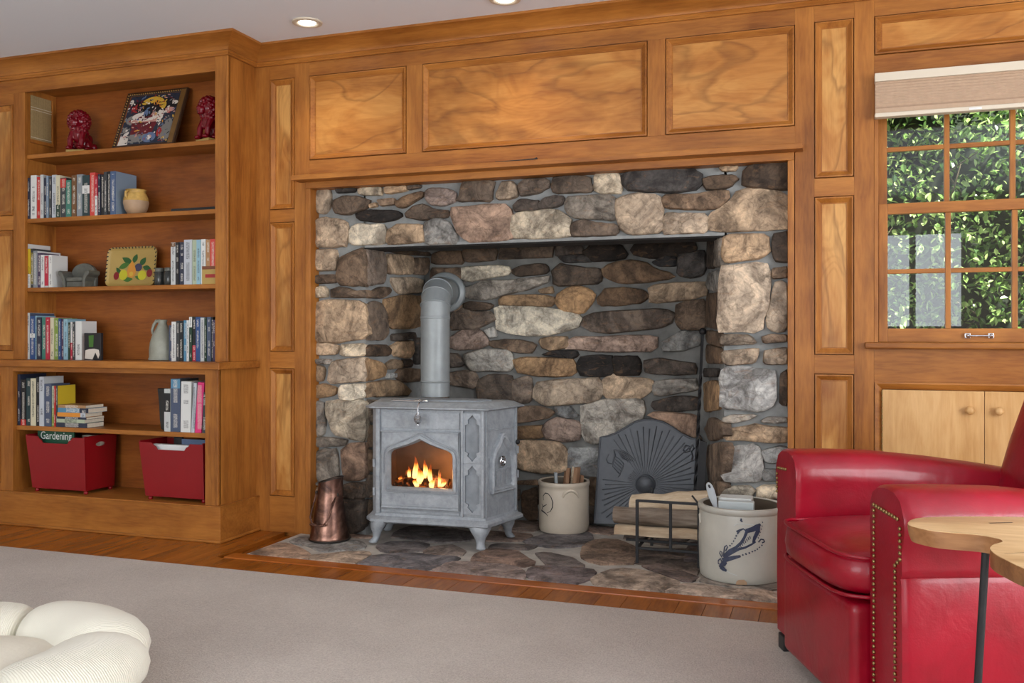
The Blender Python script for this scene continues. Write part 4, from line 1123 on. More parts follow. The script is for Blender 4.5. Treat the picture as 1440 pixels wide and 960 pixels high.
# ------------------------------------------------------------------ stove pipe
pc = PY(612, 500, 4.28); wc = PY(626, 411, 4.60)
zb = ZH + ztop + .004
pp = thing('stove_pipe', (pc.x, pc.y, zb), 0, 'grey metal stove pipe bending into a round wall collar', 'pipe')
R_ = .0735
m = MB(); m.tube([(pc.x, pc.y, zb), (pc.x, pc.y, zb + .05), (pc.x, pc.y, 1.085)], R_, 32); m.build('pipe', 'pipe_grey', pp, smooth=40)
m = MB()
for z_, h in ((zb + .075, .005), (1.078, .007)): m.lathe([(R_ + .0002, z_ - h), (R_ + .004, z_), (R_ + .0002, z_ + h)], (pc.x, pc.y, 0), 32, cap0=False, cap1=False)
m.build('pipe_seam', 'pipe_grey', pp, smooth=60)
hd_ = Vector((wc.x - pc.x, wc.y - pc.y, 0)).normalized(); path = []
ER = .135
for k in range(5):     # gored elbow
    a = PI / 2 * k / 4; path.append(Vector((pc.x, pc.y, 1.085)) + hd_ * ER * (1 - math.cos(a)) + Vector((0, 0, ER * math.sin(a))))
m = MB()
# each gore its own short cylinder
pp0 = [Vector((pc.x, pc.y, 1.06))] + path[1:] + [Vector((wc.x, wc.y, path[-1].z)) + hd_ * .04]
m.tube(pp0, [R_ + .001] * len(pp0), 32); m.build('elbow', 'pipe_grey', pp, smooth=14)
m = MB()
for k in (1, 2, 3):
    t = (path[k + 1] - path[k - 1]).normalized(); u = Vector((0, 0, 1)).cross(t).normalized() if abs(t.z) < .99 else Vector((1, 0, 0)); u = hd_.cross(Vector((0, 0, 1))); w = t.cross(u)
    m.tube([path[k] + (u * math.cos(a) + w * math.sin(a)) * (R_ + .003) for a in [2 * PI * i / 32 for i in range(32)]], .003, 6, True)
m.build('elbow_seam', 'pipe_grey', pp, smooth=60)
wz = path[-1].z; cen = Vector((wc.x, wc.y, wz)); uu = hd_.cross(Vector((0, 0, 1)))
def dring(r_, d): return [cen + hd_ * d + (uu * math.cos(2 * PI * i / 40) + Vector((0, 0, 1)) * math.sin(2 * PI * i / 40)) * r_ for i in range(40)]
m = MB(); m.loft([dring(R_ + .002, -.010), dring(.085, -.016), dring(.104, -.010), dring(.110, -.002), dring(.110, .03)], False, False); m.build('wall_collar', 'pipe_grey', pp, smooth=40)

# ------------------------------------------------------------------ copper coal scuttle
c = PZ(461, 764.5, ZH); sc_ = Vector((c.x - .045, c.y + .094, ZH))
sct = thing('coal_scuttle', sc_, 0, 'tall tarnished copper coal scuttle with a hanging bail handle', 'scuttle')
m = MB(); n = 40; rr = []
for r_, z_, cut in ((.096, 0, 0), (.098, .004, 0), (.094, .016, 0), (.093, .022, 0), (.080, .10, 0), (.066, .18, 0), (.056, .245, 0), (.054, .285, 1)):
    rr.append([(sc_.x + r_ * math.cos(2 * PI * i / n) + (.016 * max(0, math.cos(2 * PI * i / n - .2)) ** 4 if cut else 0), sc_.y + r_ * math.sin(2 * PI * i / n), ZH + z_ + (.016 * math.cos(2 * PI * i / n - .2) if cut else (z_ / .285) * .008 * math.cos(2 * PI * i / n - .2))) for i in range(n)])
inner = [[(sc_.x + (x_ - sc_.x) * .95, sc_.y + (y_ - sc_.y) * .95, z_ - .001) for x_, y_, z_ in rr[-1]], [(sc_.x + (x_ - sc_.x) * .95, sc_.y + (y_ - sc_.y) * .95, z_ - .12) for x_, y_, z_ in rr[-1]]]
m.loft(rr + inner, True, True); m.build('body', 'copper', sct, smooth=50)
m = MB(); m.tube([(x_, y_, z_ + .001) for x_, y_, z_ in rr[-1]], .003, 6, True); m.build('rim', 'copper_dark', sct, smooth=60)
m = MB(); m.tube([(sc_.x + .097 * math.cos(2 * PI * i / n), sc_.y + .097 * math.sin(2 * PI * i / n), ZH + .0045) for i in range(n)], .004, 6, True); m.build('foot_rim', 'copper_dark', sct, smooth=60)
hl, hr = PY(445, 692, sc_.y - .03), PY(473, 696, sc_.y - .02); bt = PY(449, 739, sc_.y - .098)
hp_ = [hl, PY(440, 712, sc_.y - .075), PY(436, 727, sc_.y - .098), PY(439, 736, sc_.y - .108), PY(447, 739, sc_.y - .110), PY(455, 738, sc_.y - .108), PY(461, 730, sc_.y - .104), PY(466, 716, sc_.y - .088), hr]
m = MB(); m.tube(hp_, .0042, 8); q = PY(457, 738.5, sc_.y - .106); m.tube([PY(436, 737, sc_.y - .104), PY(447, 739.5, sc_.y - .112), q], .0052, 8); m.ball(q, .006, 8, 6); m.build('bail_handle', 'copper', sct, smooth=60)
m = MB(); m.ball((hr.x + .004, hr.y, hr.z), (.008, .008, .014), 10, 6); m.ball((hl.x, hl.y, hl.z), (.007, .007, .010), 10, 6); m.build('handle_ear', 'copper_dark', sct, smooth=60)

# ------------------------------------------------------------------ crocks
def on_cyl(px_, py_, c, R):
    d = ray(px_, py_); A = d[0] ** 2 + d[1] ** 2; B = -(d[0] * c.x + d[1] * c.y); Cc = c.x ** 2 + c.y ** 2 - R * R
    disc = max(0, B * B - A * Cc); t = (-B - math.sqrt(disc)) / A
    p = Vector((d[0] * t, d[1] * t, 1 + d[2] * t)); n_ = Vector((p.x - c.x, p.y - c.y, 0)).normalized(); return p + n_ * .0008, n_
def stroke(m, pts, w, c, R, scale=3.9):
    pr = [on_cyl(a, b_, c, R) for a, b_ in pts]
    ws = [x_ * scale / F for x_ in w] if isinstance(w, (list, tuple)) else w * scale / F
    m.ribbon([p for p, _ in pr], ws, [n_ for _, n_ in pr])
def crock(c, R, H, mat, t, bulge=0.0):
    m = MB(); pf = [(R * .96, 0), (R * .985, .006), (R, .03), (R * (1 + bulge), H * .5), (R, H - .04), (R * .99, H - .028), (R * 1.02, H - .024), (R * 1.035, H - .012), (R * 1.02, H - .002), (R * .97, H), (R * .91, H - .004), (R * .90, H - .03), (R * .90, .02)]
    m.lathe(pf[:11], (c.x, c.y, ZH), 48, cap0=True, cap1=False); m.build('body', mat, t, smooth=50)
    m = MB(); m.lathe([(R * .905, H - .006), (R * .90, H - .03), (R * .90, .03), (.01, .02)], (c.x, c.y, ZH), 48, cap0=False); m.build('inner_wall', 'crock_inside', t, smooth=60)
f = PZ(793, 751.5, ZH); dirc = Vector((f.x, f.y, 0)).normalized(); R1_ = .126; c1 = f + dirc * R1_
k1 = thing('kindling_crock', (c1.x, c1.y, ZH), 0, 'small tan stoneware crock marked 2 holding kindling, beside the stove', 'crock')
H1 = 1 - (680 - 468) / F * (c1 - dirc * R1_).dot(Vector((-S_, C_, 0))) - ZH
crock(c1, R1_, H1, 'crock_tan', k1)
m = MB()
stroke(m, [(764.5, 703), (764, 697), (767, 693), (771, 694), (775, 699), (777.5, 706), (777, 713), (774, 719), (769, 721)], [1.0, 1.3, 1.5, 1.2, 1.2, 1.6, 1.6, 1.0, .6], c1, R1_, 4.5)
stroke(m, [(762, 708), (764, 712), (769, 709)], [1, 2, .8], c1, R1_, 4.5); stroke(m, [(761.5, 717), (764, 719), (768, 722), (770.5, 725.5)], [2.4, 2.2, 1.4, .8], c1, R1_, 4.5); stroke(m, [(763, 712), (762.5, 716)], 1.6, c1, R1_, 4.5)
m.build('number_mark', 'brush_black', k1)
m = MB(); m.tube([on_cyl(a, b_, c1, R1_ - .001)[0] for a, b_ in ((791.5, 699.5), (793, 694.5), (797, 691), (803, 689.5), (808, 691), (812, 695), (813.5, 700))], [.004, .0075, .0085, .0085, .0085, .0075, .003], 8); m.build('ear_handle', 'crock_tan', k1, smooth=60)
for j, (a, b_, tp, w, dp, mt) in enumerate(((781, 786, 664, .022, -.02, 'pipe_grey'), (800, 794, 658, .026, .0, 'kindling'), (806, 798, 656, .016, .02, 'split_wood'), (812, 803, 657, .030, -.03, 'kindling'), (818, 812, 668, .026, .03, 'kindling'), (796, 788, 662, .020, .04, 'kindling'))):
    t_ = PY(a, tp, c1.y + dp); bq = PY(b_, 720, c1.y + dp * .6); bq.z = ZH + .03
    ax_ = (t_ - bq).normalized(); T = Matrix.Translation(bq) @ ax_.to_track_quat('Z', 'Y').to_matrix().to_4x4()
    s_ = MB().box(-w / 2, w / 2, -w * .35, w * .35, 0, (t_ - bq).length, T).build('kindling_stick', mt, None, bevel=.002)
    tag(s_, ('short grey stick', 'tall brown kindling stick', 'narrow pale kindling stick', 'widest brown kindling stick', 'short brown kindling stick by the rim', 'low brown kindling stick near the grey one')[j] + ' standing in the small tan crock', 'kindling', 'kindling sticks in the small crock')
f = PZ(1042, 822.5, ZH); dirc = Vector((f.x, f.y, 0)).normalized(); R2_ = .1675; c2 = f + dirc * R2_
k2 = thing('leaf_crock', (c2.x, c2.y, ZH), 0, 'large grey stoneware crock with blue leaf painting beside the red armchair', 'crock')
H2 = 1 - (717 - 468) / F * (c2 - dirc * R2_).dot(Vector((-S_, C_, 0))) - ZH
crock(c2, R2_, H2, 'crock_grey', k2, .015)
m = MB(); q = lambda x_, y_: (1000 + x_ / 6.857, 690 + y_ / 6.857)
def ss(pts, w): stroke(m, [q(*p) for p in pts], w, c2, R2_ * 1.016, 3.75)
ss([(130, 760), (95, 725), (120, 700), (150, 690)], [5, 7, 8, 3]); ss([(85, 735), (120, 755), (150, 770)], [3, 5, 3])
ss([(95, 650), (70, 670), (70, 700), (95, 710), (105, 690), (95, 660)], 1.6); ss([(105, 640), (82, 600), (90, 580), (105, 590), (108, 630)], 1.6); ss([(120, 620), (130, 540), (150, 525), (160, 540), (140, 580)], 1.8)
ss([(110, 670), (170, 655), (230, 640), (285, 628)], [7, 6, 5, 3]); ss([(120, 640), (200, 595), (270, 560), (330, 545), (390, 515), (430, 490)], [5, 4, 3.5, 3, 2.5, 2])
ss([(120, 625), (180, 575), (240, 545), (290, 500), (320, 450), (340, 400), (350, 370)], [3, 4, 4, 4, 3.5, 4, 5]); ss([(345, 385), (400, 370), (440, 350), (475, 320)], [6, 7, 8, 3]); ss([(465, 325), (450, 390), (420, 450), (405, 500)], [3, 6, 5, 3])
ss([(250, 400), (275, 380), (310, 365), (335, 385), (325, 420)], [5, 3, 2, 2, 1.5]); ss([(455, 495), (480, 465), (505, 470), (515, 490), (490, 500)], 2)
for a, b_ in (((175, 525), (190, 530)), ((195, 505), (206, 512)), ((212, 480), (222, 487)), ((226, 455), (238, 460)), ((236, 430), (250, 436)), ((250, 408), (262, 412)), ((300, 612), (312, 622)), ((330, 600), (342, 616)), ((362, 592), (374, 604)), ((392, 580), (402, 590)), ((418, 570), (428, 580)), ((440, 556), (450, 566)), ((462, 540), (470, 548)), ((484, 520), (494, 528)), ((470, 400), (476, 396)), ((480, 370), (486, 366)), ((488, 340), (494, 336)), ((492, 305), (498, 300)), ((462, 430), (468, 426)), ((452, 455), (458, 450))): ss([a, b_], 2.0)
for k in range(9): x_ = 250 + k * 15; y_ = 545 - k * 14; ss([(x_, y_), (x_ + 10, y_ + 26)], 1.1)
ss([(292, 265), (288, 285), (302, 300)], [2, 3, 1.5])
m.build('leaf_painting', 'cobalt', k2)
m = MB(); ss([(150, 770), (190, 795), (250, 815)], .7); ss([(220, 335), (250, 318), (400, 325), (425, 340)], .8); m.build('fine_line', 'paper_grey', k2)
m = MB(); P_ = [q(x_, y_) for x_, y_ in ((236, 905), (245, 872), (265, 858), (320, 856), (342, 880), (348, 905))]; pr = [on_cyl(a, b_, c2, R2_ * 1.002)[0] for a, b_ in P_]; m.add(pr, [tuple(range(6))]); m.build('chip', 'pot_clay', k2)
m = MB(); m.tube([PY(988, 718, c2.y - .02), PY(985.5, 723, c2.y - .05), PY(986.5, 733, c2.y - .06), PY(991, 744, c2.y - .05)], [.005, .009, .010, .005], 8); m.build('ear_handle', 'crock_grey', k2, smooth=60)
zr = ZH + H2
def slab(name, px0_, px1_, pt_, pb_, y_, dep, mat, lab, cat, parent=None, drop=.0):
    a, b_ = PY(px0_, pt_, y_), PY(px1_, pb_, y_); o = MB().box(a.x, b_.x, y_, y_ + dep, b_.z - drop, a.z).build(name, mat, parent, bevel=.004); return tag(o, lab, cat)
y0 = c2.y - .07
slab('clay_brick', 1010, 1057, 699, 713, y0 + .06, .09, 'clay_brick', 'pale grey block on top inside the large grey crock', 'block', drop=.03)
slab('clay_brick', 1010, 1060, 704, 718, y0 + .012, .045, 'paper_grey', 'grey folded slab under the pale block in the large crock', 'block', drop=.05)
m = MB(); a, b_ = PY(996.5, 679, c2.y - .03), PY(1007, 716, c2.y - .06)
sc2 = thing('ash_scoop', (b_.x, b_.y, ZH + .03), 0, 'light grey metal scoop handle sticking out of the large crock', 'scoop')
ax_ = (a - b_).normalized(); sd2 = Vector((1, 0, 0)); hl_ = []
def srow(t_, w): c_ = b_.lerp(a, t_); return [c_ - sd2 * w, c_ - sd2 * w * .6 + Vector((0, -.004, 0)), c_ + sd2 * w * .6 + Vector((0, -.004, 0)), c_ + sd2 * w, c_ + sd2 * w * .6 + Vector((0, .004, 0)), c_ - sd2 * w * .6 + Vector((0, .004, 0))]
m.loft([srow(t_, w) for t_, w in ((-.9, .008), (0, .008), (.2, .011), (.45, .016), (.75, .016), (.92, .013), (1.0, .008), (1.03, .003))]); m.build('handle', 'ash_grey', sc2, smooth=50)
m = MB(); h0 = b_.lerp(a, .88); m.loft([[h0 + sd2 * .005 * math.cos(x_) + Vector((0, -.0052, 0)) + ax_ * .008 * math.sin(x_) for x_ in [2 * PI * i / 14 for i in range(14)]], [h0 + sd2 * .005 * math.cos(x_) + Vector((0, .0052, 0)) + ax_ * .008 * math.sin(x_) for x_ in [2 * PI * i / 14 for i in range(14)]]]); m.build('hang_hole', 'iron', sc2)
m = MB(); bb = b_.lerp(a, -1.0); m.box(bb.x - .03, bb.x + .03, bb.y - .02, bb.y + .02, ZH + .03, bb.z + .05); m.build('blade', 'ash_grey', sc2, bevel=.004)

# ------------------------------------------------------------------ fireback leaning on the firebox wall
YFB = 4.61
fbk = thing('fireback', PY(910, 735, YFB) * 1.0, 0, 'dark cast-iron fireback with sunburst relief leaning on the stone wall', 'fireback')
fbk.location.z = ZH; fbk.matrix_basis = Matrix.Translation(fbk.location)
def FB(px_, py_, d=0.0):
    p = PY(px_, py_, YFB); p.y += -.055 + .06 * (p.z / .56) - d; return p
zb0 = PY(838, 733, YFB).z; out_ = [(839, 733), (985, 737), (984, 617)]
cv = [(984, 617), (972, 616), (958, 609), (945, 600), (932, 593), (919, 590), (906, 590), (893, 593), (880, 601), (866, 609), (855, 613), (845, 614)]
poly = [(838.5, 733), (984, 737)] + cv
def clampz(p): p.z = max(p.z, ZH + .001); return p
m = MB(); m.loft([[clampz(FB(a, b_, -.012)) for a, b_ in poly], [clampz(FB(a, b_, .006)) for a, b_ in poly]]); m.build('plate', 'cast_iron', fbk, bevel=.002)
m = MB(); m.tube([FB(a, b_, .004) for a, b_ in [(839.5, 728)] + [(845, 614)] + cv[::-1][1:] + [(984, 640), (983, 700)]], .0055, 8); m.build('rim', 'cast_iron', fbk, smooth=60)
ctr = (909.5, 679.5); m = MB()
m.lathe([(.052, 0), (.051, .010), (.045, .014), (.043, .012), (.036, .018), (.02, .024), (.002, .026)], (0, 0, 0), 32)
cb = FB(*ctr, .004); m.v = [(cb.x + a, cb.y - c_, cb.z + b_) for a, b_, c_ in m.v]; m.build('boss', 'cast_iron', fbk, smooth=40)
m = MB(); rays = 54
for k in range(rays):
    a = 2 * PI * k / rays; d_ = (math.cos(a), math.sin(a)); r0_, r1_ = 15, 84
    # shorten rays at the plate's edge
    for q_ in range(84, 20, -2):
        X, Y = ctr[0] + d_[0] * q_, ctr[1] + d_[1] * q_
        top_ = 590 + 24 * min(1, (abs(X - 912) / 66)) ** 1.6
        if 848 < X < 978 and top_ + 7 < Y < 728: break
    r1_ = q_
    if 190 < math.degrees(a) < 232 and r1_ > 26: r1_ = 26
    if k % 2: r1_ *= .94
    pts = [FB(ctr[0] + d_[0] * (r0_ + (r1_ - r0_) * t_), ctr[1] + d_[1] * (r0_ + (r1_ - r0_) * t_), .0062) for t_ in (0, .5, 1)]
    m.tube(pts, [.0016, .0026, .0034], 6)
for p_ in m.v: pass
m.build('sun_ray', 'cast_iron', fbk, smooth=60)
m = MB()       # curling plume at the left, knot at the right
pl = lambda x_, y_: FB(830 + x_ / 4.361, 580 + y_ / 4.364, .0062)
for off in range(5):
    o = off * 11
    m.tube([pl(150 + o * .6, 225 + o * .2), pl(205, 232 + o), pl(250 - o * .3, 262 + o * .7), pl(278 - o, 292 + o * .2)], [.002, .004, .004, .002], 6)
    m.tube([pl(150, 260 + o * 1.6), pl(180, 280 + o * 1.9), pl(210 - o * .4, 310 + o * 1.4), pl(205 - o * .6, 345 + o)], [.002, .004, .004, .002], 6)
m.tube([pl(150, 225), pl(158, 255), pl(150, 290), pl(142, 330)], [.002, .005, .005, .002], 6); m.tube([pl(120, 250), pl(105, 280), pl(115, 305), pl(140, 310)], [.002, .004, .004, .002], 6)
m.build('relief_plume', 'cast_iron', fbk, smooth=60); m = MB()
m.tube([pl(572, 220), pl(590, 200), pl(615, 205), pl(612, 232), pl(585, 240), pl(572, 225)], .005, 6); m.tube([pl(612, 215), pl(632, 195), pl(640, 215), pl(622, 235), pl(632, 265), pl(625, 290)], .005, 6)
m.build('relief_knot', 'cast_iron', fbk, smooth=60)

# ------------------------------------------------------------------ iron poker leaning in the corner
pk = thing('fire_poker', PZ(992, 780, ZH), 0, 'black twisted iron poker with ball knob standing in the firebox corner', 'poker')
t0, t1 = PY(988.2, 467, 4.50), PY(977.5, 690, 4.47); b0_ = t1 + (t1 - t0) * .62; b0_.z = ZH + .006
b0_ = PY(974, 740, 4.44); b0_.z = ZH + .004
m = MB(); N_ = 70; rr = []
ax_ = (b0_ - t0).normalized(); u_ = Vector((1, 0, 0)); u_ = (u_ - ax_ * u_.dot(ax_)).normalized(); w_ = ax_.cross(u_)
for i in range(N_ + 1):
    t = i / N_; c_ = t0.lerp(b0_, t); tw = 26 * t if .2 < t < .8 else (5.2 if t <= .2 else 20.8); r_ = .0085
    rr.append([c_ + (u_ * math.cos(tw + PI / 2 * q_) + w_ * math.sin(tw + PI / 2 * q_)) * r_ for q_ in range(4)])
m.loft(rr); m.build('twisted_shaft', 'iron', pk)
m = MB(); m.ball(t0 + Vector((0, 0, .004)), .018, 14, 10); m.build('knob', 'iron', pk, smooth=80)
ts = thing('hearth_shovel', PZ(990, 760, ZH), 0, 'flat black iron hearth shovel standing behind the log grate', 'shovel')
m = MB(); a0_, a1_ = PY(984, 619, 4.40), PY(994, 622, 4.40); b1_ = PY(981, 742, 4.36); b1_.z = ZH + .002
m.add([a0_, a1_, PY(991, 690, 4.38), PY(990, 745, 4.37) , b1_, PY(979, 690, 4.38)], [(0, 1, 2, 5), (5, 2, 3, 4)])
m.v = [tuple(v_) if v_[2] > ZH else (v_[0], v_[1], ZH + .002) for v_ in m.v]
o_ = len(m.v); m.v += [(a, b_ + .006, c_) for a, b_, c_ in m.v]; m.f += [[i + o_ for i in f_] for f_ in m.f]; m.m = [0] * len(m.f)
m.f += [[0, 1, 7, 6], [1, 2, 8, 7], [2, 3, 9, 8], [3, 4, 10, 9], [4, 5, 11, 10], [5, 0, 6, 11]]; m.m = [0] * len(m.f)
m.build('flat_blade', 'iron', ts); 

# ------------------------------------------------------------------ log grate and logs
YG1 = 3.915
gl0, gr0 = PY(896, 793, YG1), PY(983, 793, YG1); zt0 = PY(896, 703.5, YG1).z; zb1 = PY(896, 770, YG1).z; ym = PY(943, 740, YG1).x
gr_ = thing('log_grate', ((gl0.x + gr0.x) / 2, YG1 + .18, ZH), 0, 'black wrought-iron log grate holding firewood beside the large crock', 'grate')
GB = YG1 + .34
def bar(name, a, b_, w=.011):
    a, b_ = Vector(a), Vector(b_); T = Matrix.Translation(a) @ (b_ - a).to_track_quat('Z', 'Y').to_matrix().to_4x4()
    MB().box(-w / 2, w / 2, -w / 2, w / 2, 0, (b_ - a).length, T).build(name, 'iron', gr_, bevel=.0015)
for x_ in (gl0.x, gr0.x):
    bar('post', (x_, YG1, ZH), (x_, YG1, zt0 + .004), .013); bar('post', (x_, GB, ZH), (x_, GB, zt0), .013); bar('side_rail', (x_, YG1, zb1), (x_, GB, zb1)); 
bar('top_rail', (gl0.x, YG1, zt0), (gr0.x, YG1, zt0)); bar('bottom_rail', (gl0.x, YG1, zb1), (gr0.x, YG1, zb1)); bar('bottom_rail', (gl0.x, GB, zb1), (gr0.x, GB, zb1)); bar('post', (ym, YG1, zb1), (ym, YG1, zt0), .012)
bar('brace', (gr0.x, YG1 + .002, zt0 - .002), (gr0.x - .03, YG1 + .002, zt0 + .035), .007)
bar('floor_bar', (gl0.x - .07, YG1 + .10, zb1 + .011), (gr0.x, YG1 + .10, zb1 + .011)); bar('floor_bar', (gl0.x - .07, YG1 + .24, zb1 + .011), (gr0.x, YG1 + .24, zb1 + .011))
def log(p0, p1, r_, label, mats=('bark', 'split_wood'), split=False, seed=1, rot=0):
    rn = random.Random(seed); p0, p1 = Vector(p0), Vector(p1); ax_ = (p1 - p0).normalized(); u = Vector((0, 0, 1)).cross(ax_).normalized(); w = ax_.cross(u); n_ = 12
    if split: base_ = [(r_ * 1.0 * math.cos(rot + PI * i / 7), r_ * 1.0 * math.sin(rot + PI * i / 7)) for i in range(8)]; base_ = base_[:8]
    else: base_ = [(r_ * rn.uniform(.9, 1.1) * math.cos(2 * PI * i / n_), r_ * rn.uniform(.9, 1.1) * math.sin(2 * PI * i / n_)) for i in range(n_)]
    rr = []
    for k in range(6):
        t = k / 5; c_ = p0.lerp(p1, t) + u * rn.uniform(-.004, .004) + w * rn.uniform(-.003, .003)
        rr.append([c_ + u * a * rn.uniform(.95, 1.06) + w * b_ * rn.uniform(.95, 1.06) for a, b_ in base_])
    L_ = thing('firewood_log', (p0.x, p0.y, p0.z - r_), 0, label, 'log', 'split logs in the grate')
    m = MB(); m.loft(rr, False, False); 
    if split: m.m = [0 if (i % 8) != 7 else 1 for i in range(len(m.m))]
    m.build('bark', [mats[0], mats[1]], L_, smooth=40)
    for ring_, s_ in ((rr[0], -1), (rr[-1], 1)):
        m = MB(); cc_ = sum((Vector(x_) for x_ in ring_), Vector()) / len(ring_); m.add([Vector(x_) for x_ in ring_] + [cc_ + ax_ * s_ * .002], [(i, (i + 1) % len(ring_), len(ring_)) for i in range(len(ring_))]); m.build('cut_end', 'split_wood', L_)
y1_ = YG1 + .085; y2_ = YG1 + .21
def lp(px_, py_, y_): return PY(px_, py_, y_)
zf = zb1 + .017
log((lp(866, 748, y1_).x, y1_, zf + .030), (gr0.x + .01, y1_ - .01, zf + .034), .031, 'pale split log lying lowest at the front of the grate', ('split_wood', 'split_wood'), True, 3, .25)
log((lp(863, 733, y1_).x, y1_ + .01, zf + .102), (gr0.x + .02, y1_ + .01, zf + .104), .035, 'bark-covered round log on top of the lowest split log', ('bark', 'split_wood'), False, 5)
log((lp(872, 740, y2_).x, y2_, zf + .042), (gr0.x + .02, y2_ + .01, zf + .042), .043, 'bark-covered log at the back of the grate', ('bark', 'split_wood'), False, 8)
log((lp(884, 733, y2_).x + .02, y2_ + .02, zf + .112), (gr0.x + .03, y1_ + .085, zf + .160), .058, 'wide pale split log lying topmost across the grate', ('split_wood', 'split_wood'), True, 9, PI * .10)
# thin iron rod with a knob lying on the mantel ledge
rd = thing('iron_rod', (PY(725, 226, 3.92).x, 3.922, 1.773), 0, 'thin black iron rod with knob lying on the mantel ledge', 'rod')
a, b_ = PY(696.5, 226.5, 3.922), PY(754, 222, 3.922); a.z = 1.7755; b_.z = 1.777
m = MB(); m.tube([a, a.lerp(b_, .5), b_], [.0022, .003, .0045], 8); m.build('shaft', 'iron', rd, smooth=60); m = MB(); m.ball(b_ + Vector((0, 0, .0015)), .0065, 10, 8); m.build('knob', 'iron', rd, smooth=80)

# ================================================================== FURNITURE
# ------------------------------------------------------------------ red leather club chair (local: x = towards the table side, y = towards its back)
CA = math.radians(-67.9)
chr_ = thing('armchair', (.0, 2.663, .008), CA, 'red leather club armchair with brass nailheads on the beige carpet', 'armchair')
HW = .42; AW = .17
def CB(m, name, mat='leather', **k): return m.build(name, mat, chr_, world=False, **k)
def rbox(x0, x1, y0, y1, z0, z1, r_, crown=0.0, nx=8, ny=8, nz=5, puff=0.0):
    """soft box: a superellipsoid-ish cushion with crowned top"""
    m = MB(); cx, cy, cz_ = (x0 + x1) / 2, (y0 + y1) / 2, (z0 + z1) / 2; hx, hy, hz = (x1 - x0) / 2, (y1 - y0) / 2, (z1 - z0) / 2
    rings = []; nv = 16; nu = 48
    for j in range(nv + 1):
        b_ = -PI / 2 + PI * j / nv; ring_ = []
        for i in range(nu):
            a = 2 * PI * i / nu
            pw_ = lambda v, e: math.copysign(abs(v) ** e, v)
            e1, e2 = r_, r_
            X = hx * pw_(math.cos(b_), e1) * pw_(math.cos(a), e2); Y = hy * pw_(math.cos(b_), e1) * pw_(math.sin(a), e2); Z = hz * pw_(math.sin(b_), e1)
            if Z > 0: Z += crown * (1 - (X / hx) ** 2) * (1 - (Y / hy) ** 2)
            X *= 1 + puff * (1 - (Z / hz) ** 2)
            Y *= 1 + puff * (1 - min(1, abs(Z / hz)) ** 2)
            ring_.append((cx + X, cy + Y, cz_ + Z))
        rings.append(ring_)
    m.loft(rings); return m
def arm(sgn):
    xc = sgn * (HW - AW / 2); w = AW / 2; rows = []
    ys = [-.008, 0.0, .012, .04, .12, .26, .42, .58, .74, .80]
    for y_ in ys:
        h = .630 - .075 * max(0, (y_ - .18) / .6) ** 1.4
        f_ = 1.0
        if y_ <= 0.0: f_ = .93 if y_ < 0 else .975
        if y_ > .78: f_ = .95
        pf = [(-w, .045), (-w, .30), (-w, h - .13), (-w - .004, h - .09), (-w - .002, h - .05), (-w + .012, h - .020), (-w + .040, h - .004), (0, h + .002), (w - .036, h - .002), (w - .004, h - .018), (w + .016, h - .055), (w + .020, h - .085), (w + .012, h - .115), (w + .004, h - .14), (w + .006, .455), (w + .006, .44), (w - .001, .432), (w + .003, .42), (w + .008, .25), (w + .002, .045)]
        zc = .33
        rows.append([(xc + sgn * x_ * f_, y_, zc + (z_ - zc) * (1 - (1 - f_) * .35)) for x_, z_ in pf])
    m = MB(); m.loft(rows); return m
CB(arm(-1), 'arm', smooth=50); CB(arm(1), 'arm', smooth=50)
for sgn in (-1, 1):      # nailheads down the front edge of each arm
    m = MB()
    xc = sgn * (HW - AW / 2); w = AW / 2
    x_in = xc - sgn * (w - .030); x_out = xc + sgn * (w - .006); x_out2 = xc + sgn * (w - .030)
    path_ = ([(x_in, .08)] if sgn > 0 else []) + [(x_in if sgn > 0 else xc, .575 if sgn > 0 else .57), (x_out - sgn * .012, .565), (x_out, .545), (x_out, .475)] + ([(x_out2, .455), (x_out2, .08)] if sgn > 0 else [])
    for (a, b_), (c_, d_) in zip(path_, path_[1:]):
        L_ = math.hypot(c_ - a, d_ - b_); n_ = max(1, int(L_ / .0135))
        for k in range(n_): t = k / n_; m.ball((a + (c_ - a) * t, -.0105, b_ + (d_ - b_) * t), (.0052, .0042, .0052), 8, 5)
    CB(m, 'nailheads', 'brass_nail', smooth=80)['kind'] = 'stuff'

cu = rbox(-.248, .248, -.072, .52, .325, .452, .42, crown=.018, puff=.03); CB(cu, 'seat_cushion', smooth=180)
m = MB(); nn = 64; path_ = []
for i in range(nn):
    a = 2 * PI * i / nn; e = .30; pw_ = lambda v, e: math.copysign(abs(v) ** e, v)
    path_.append((.247 * pw_(math.cos(a), e), .224 + .294 * pw_(math.sin(a), e), .438 - .006 * abs(math.cos(a)) ** 4))
m.tube(path_, .0055, 8, True); m.tube([(x_, y_, .338) for x_, y_, z_ in path_], .005, 8, True); CB(m, 'piping', smooth=60)
fpn = MB().box(-.246, .246, -.050, .03, .047, .322); CB(fpn, 'front_panel', bevel=.022, seg=4, smooth=180)
CB(rbox(-.25, .25, .0, .62, .10, .325, .2), 'seat_base', smooth=60)
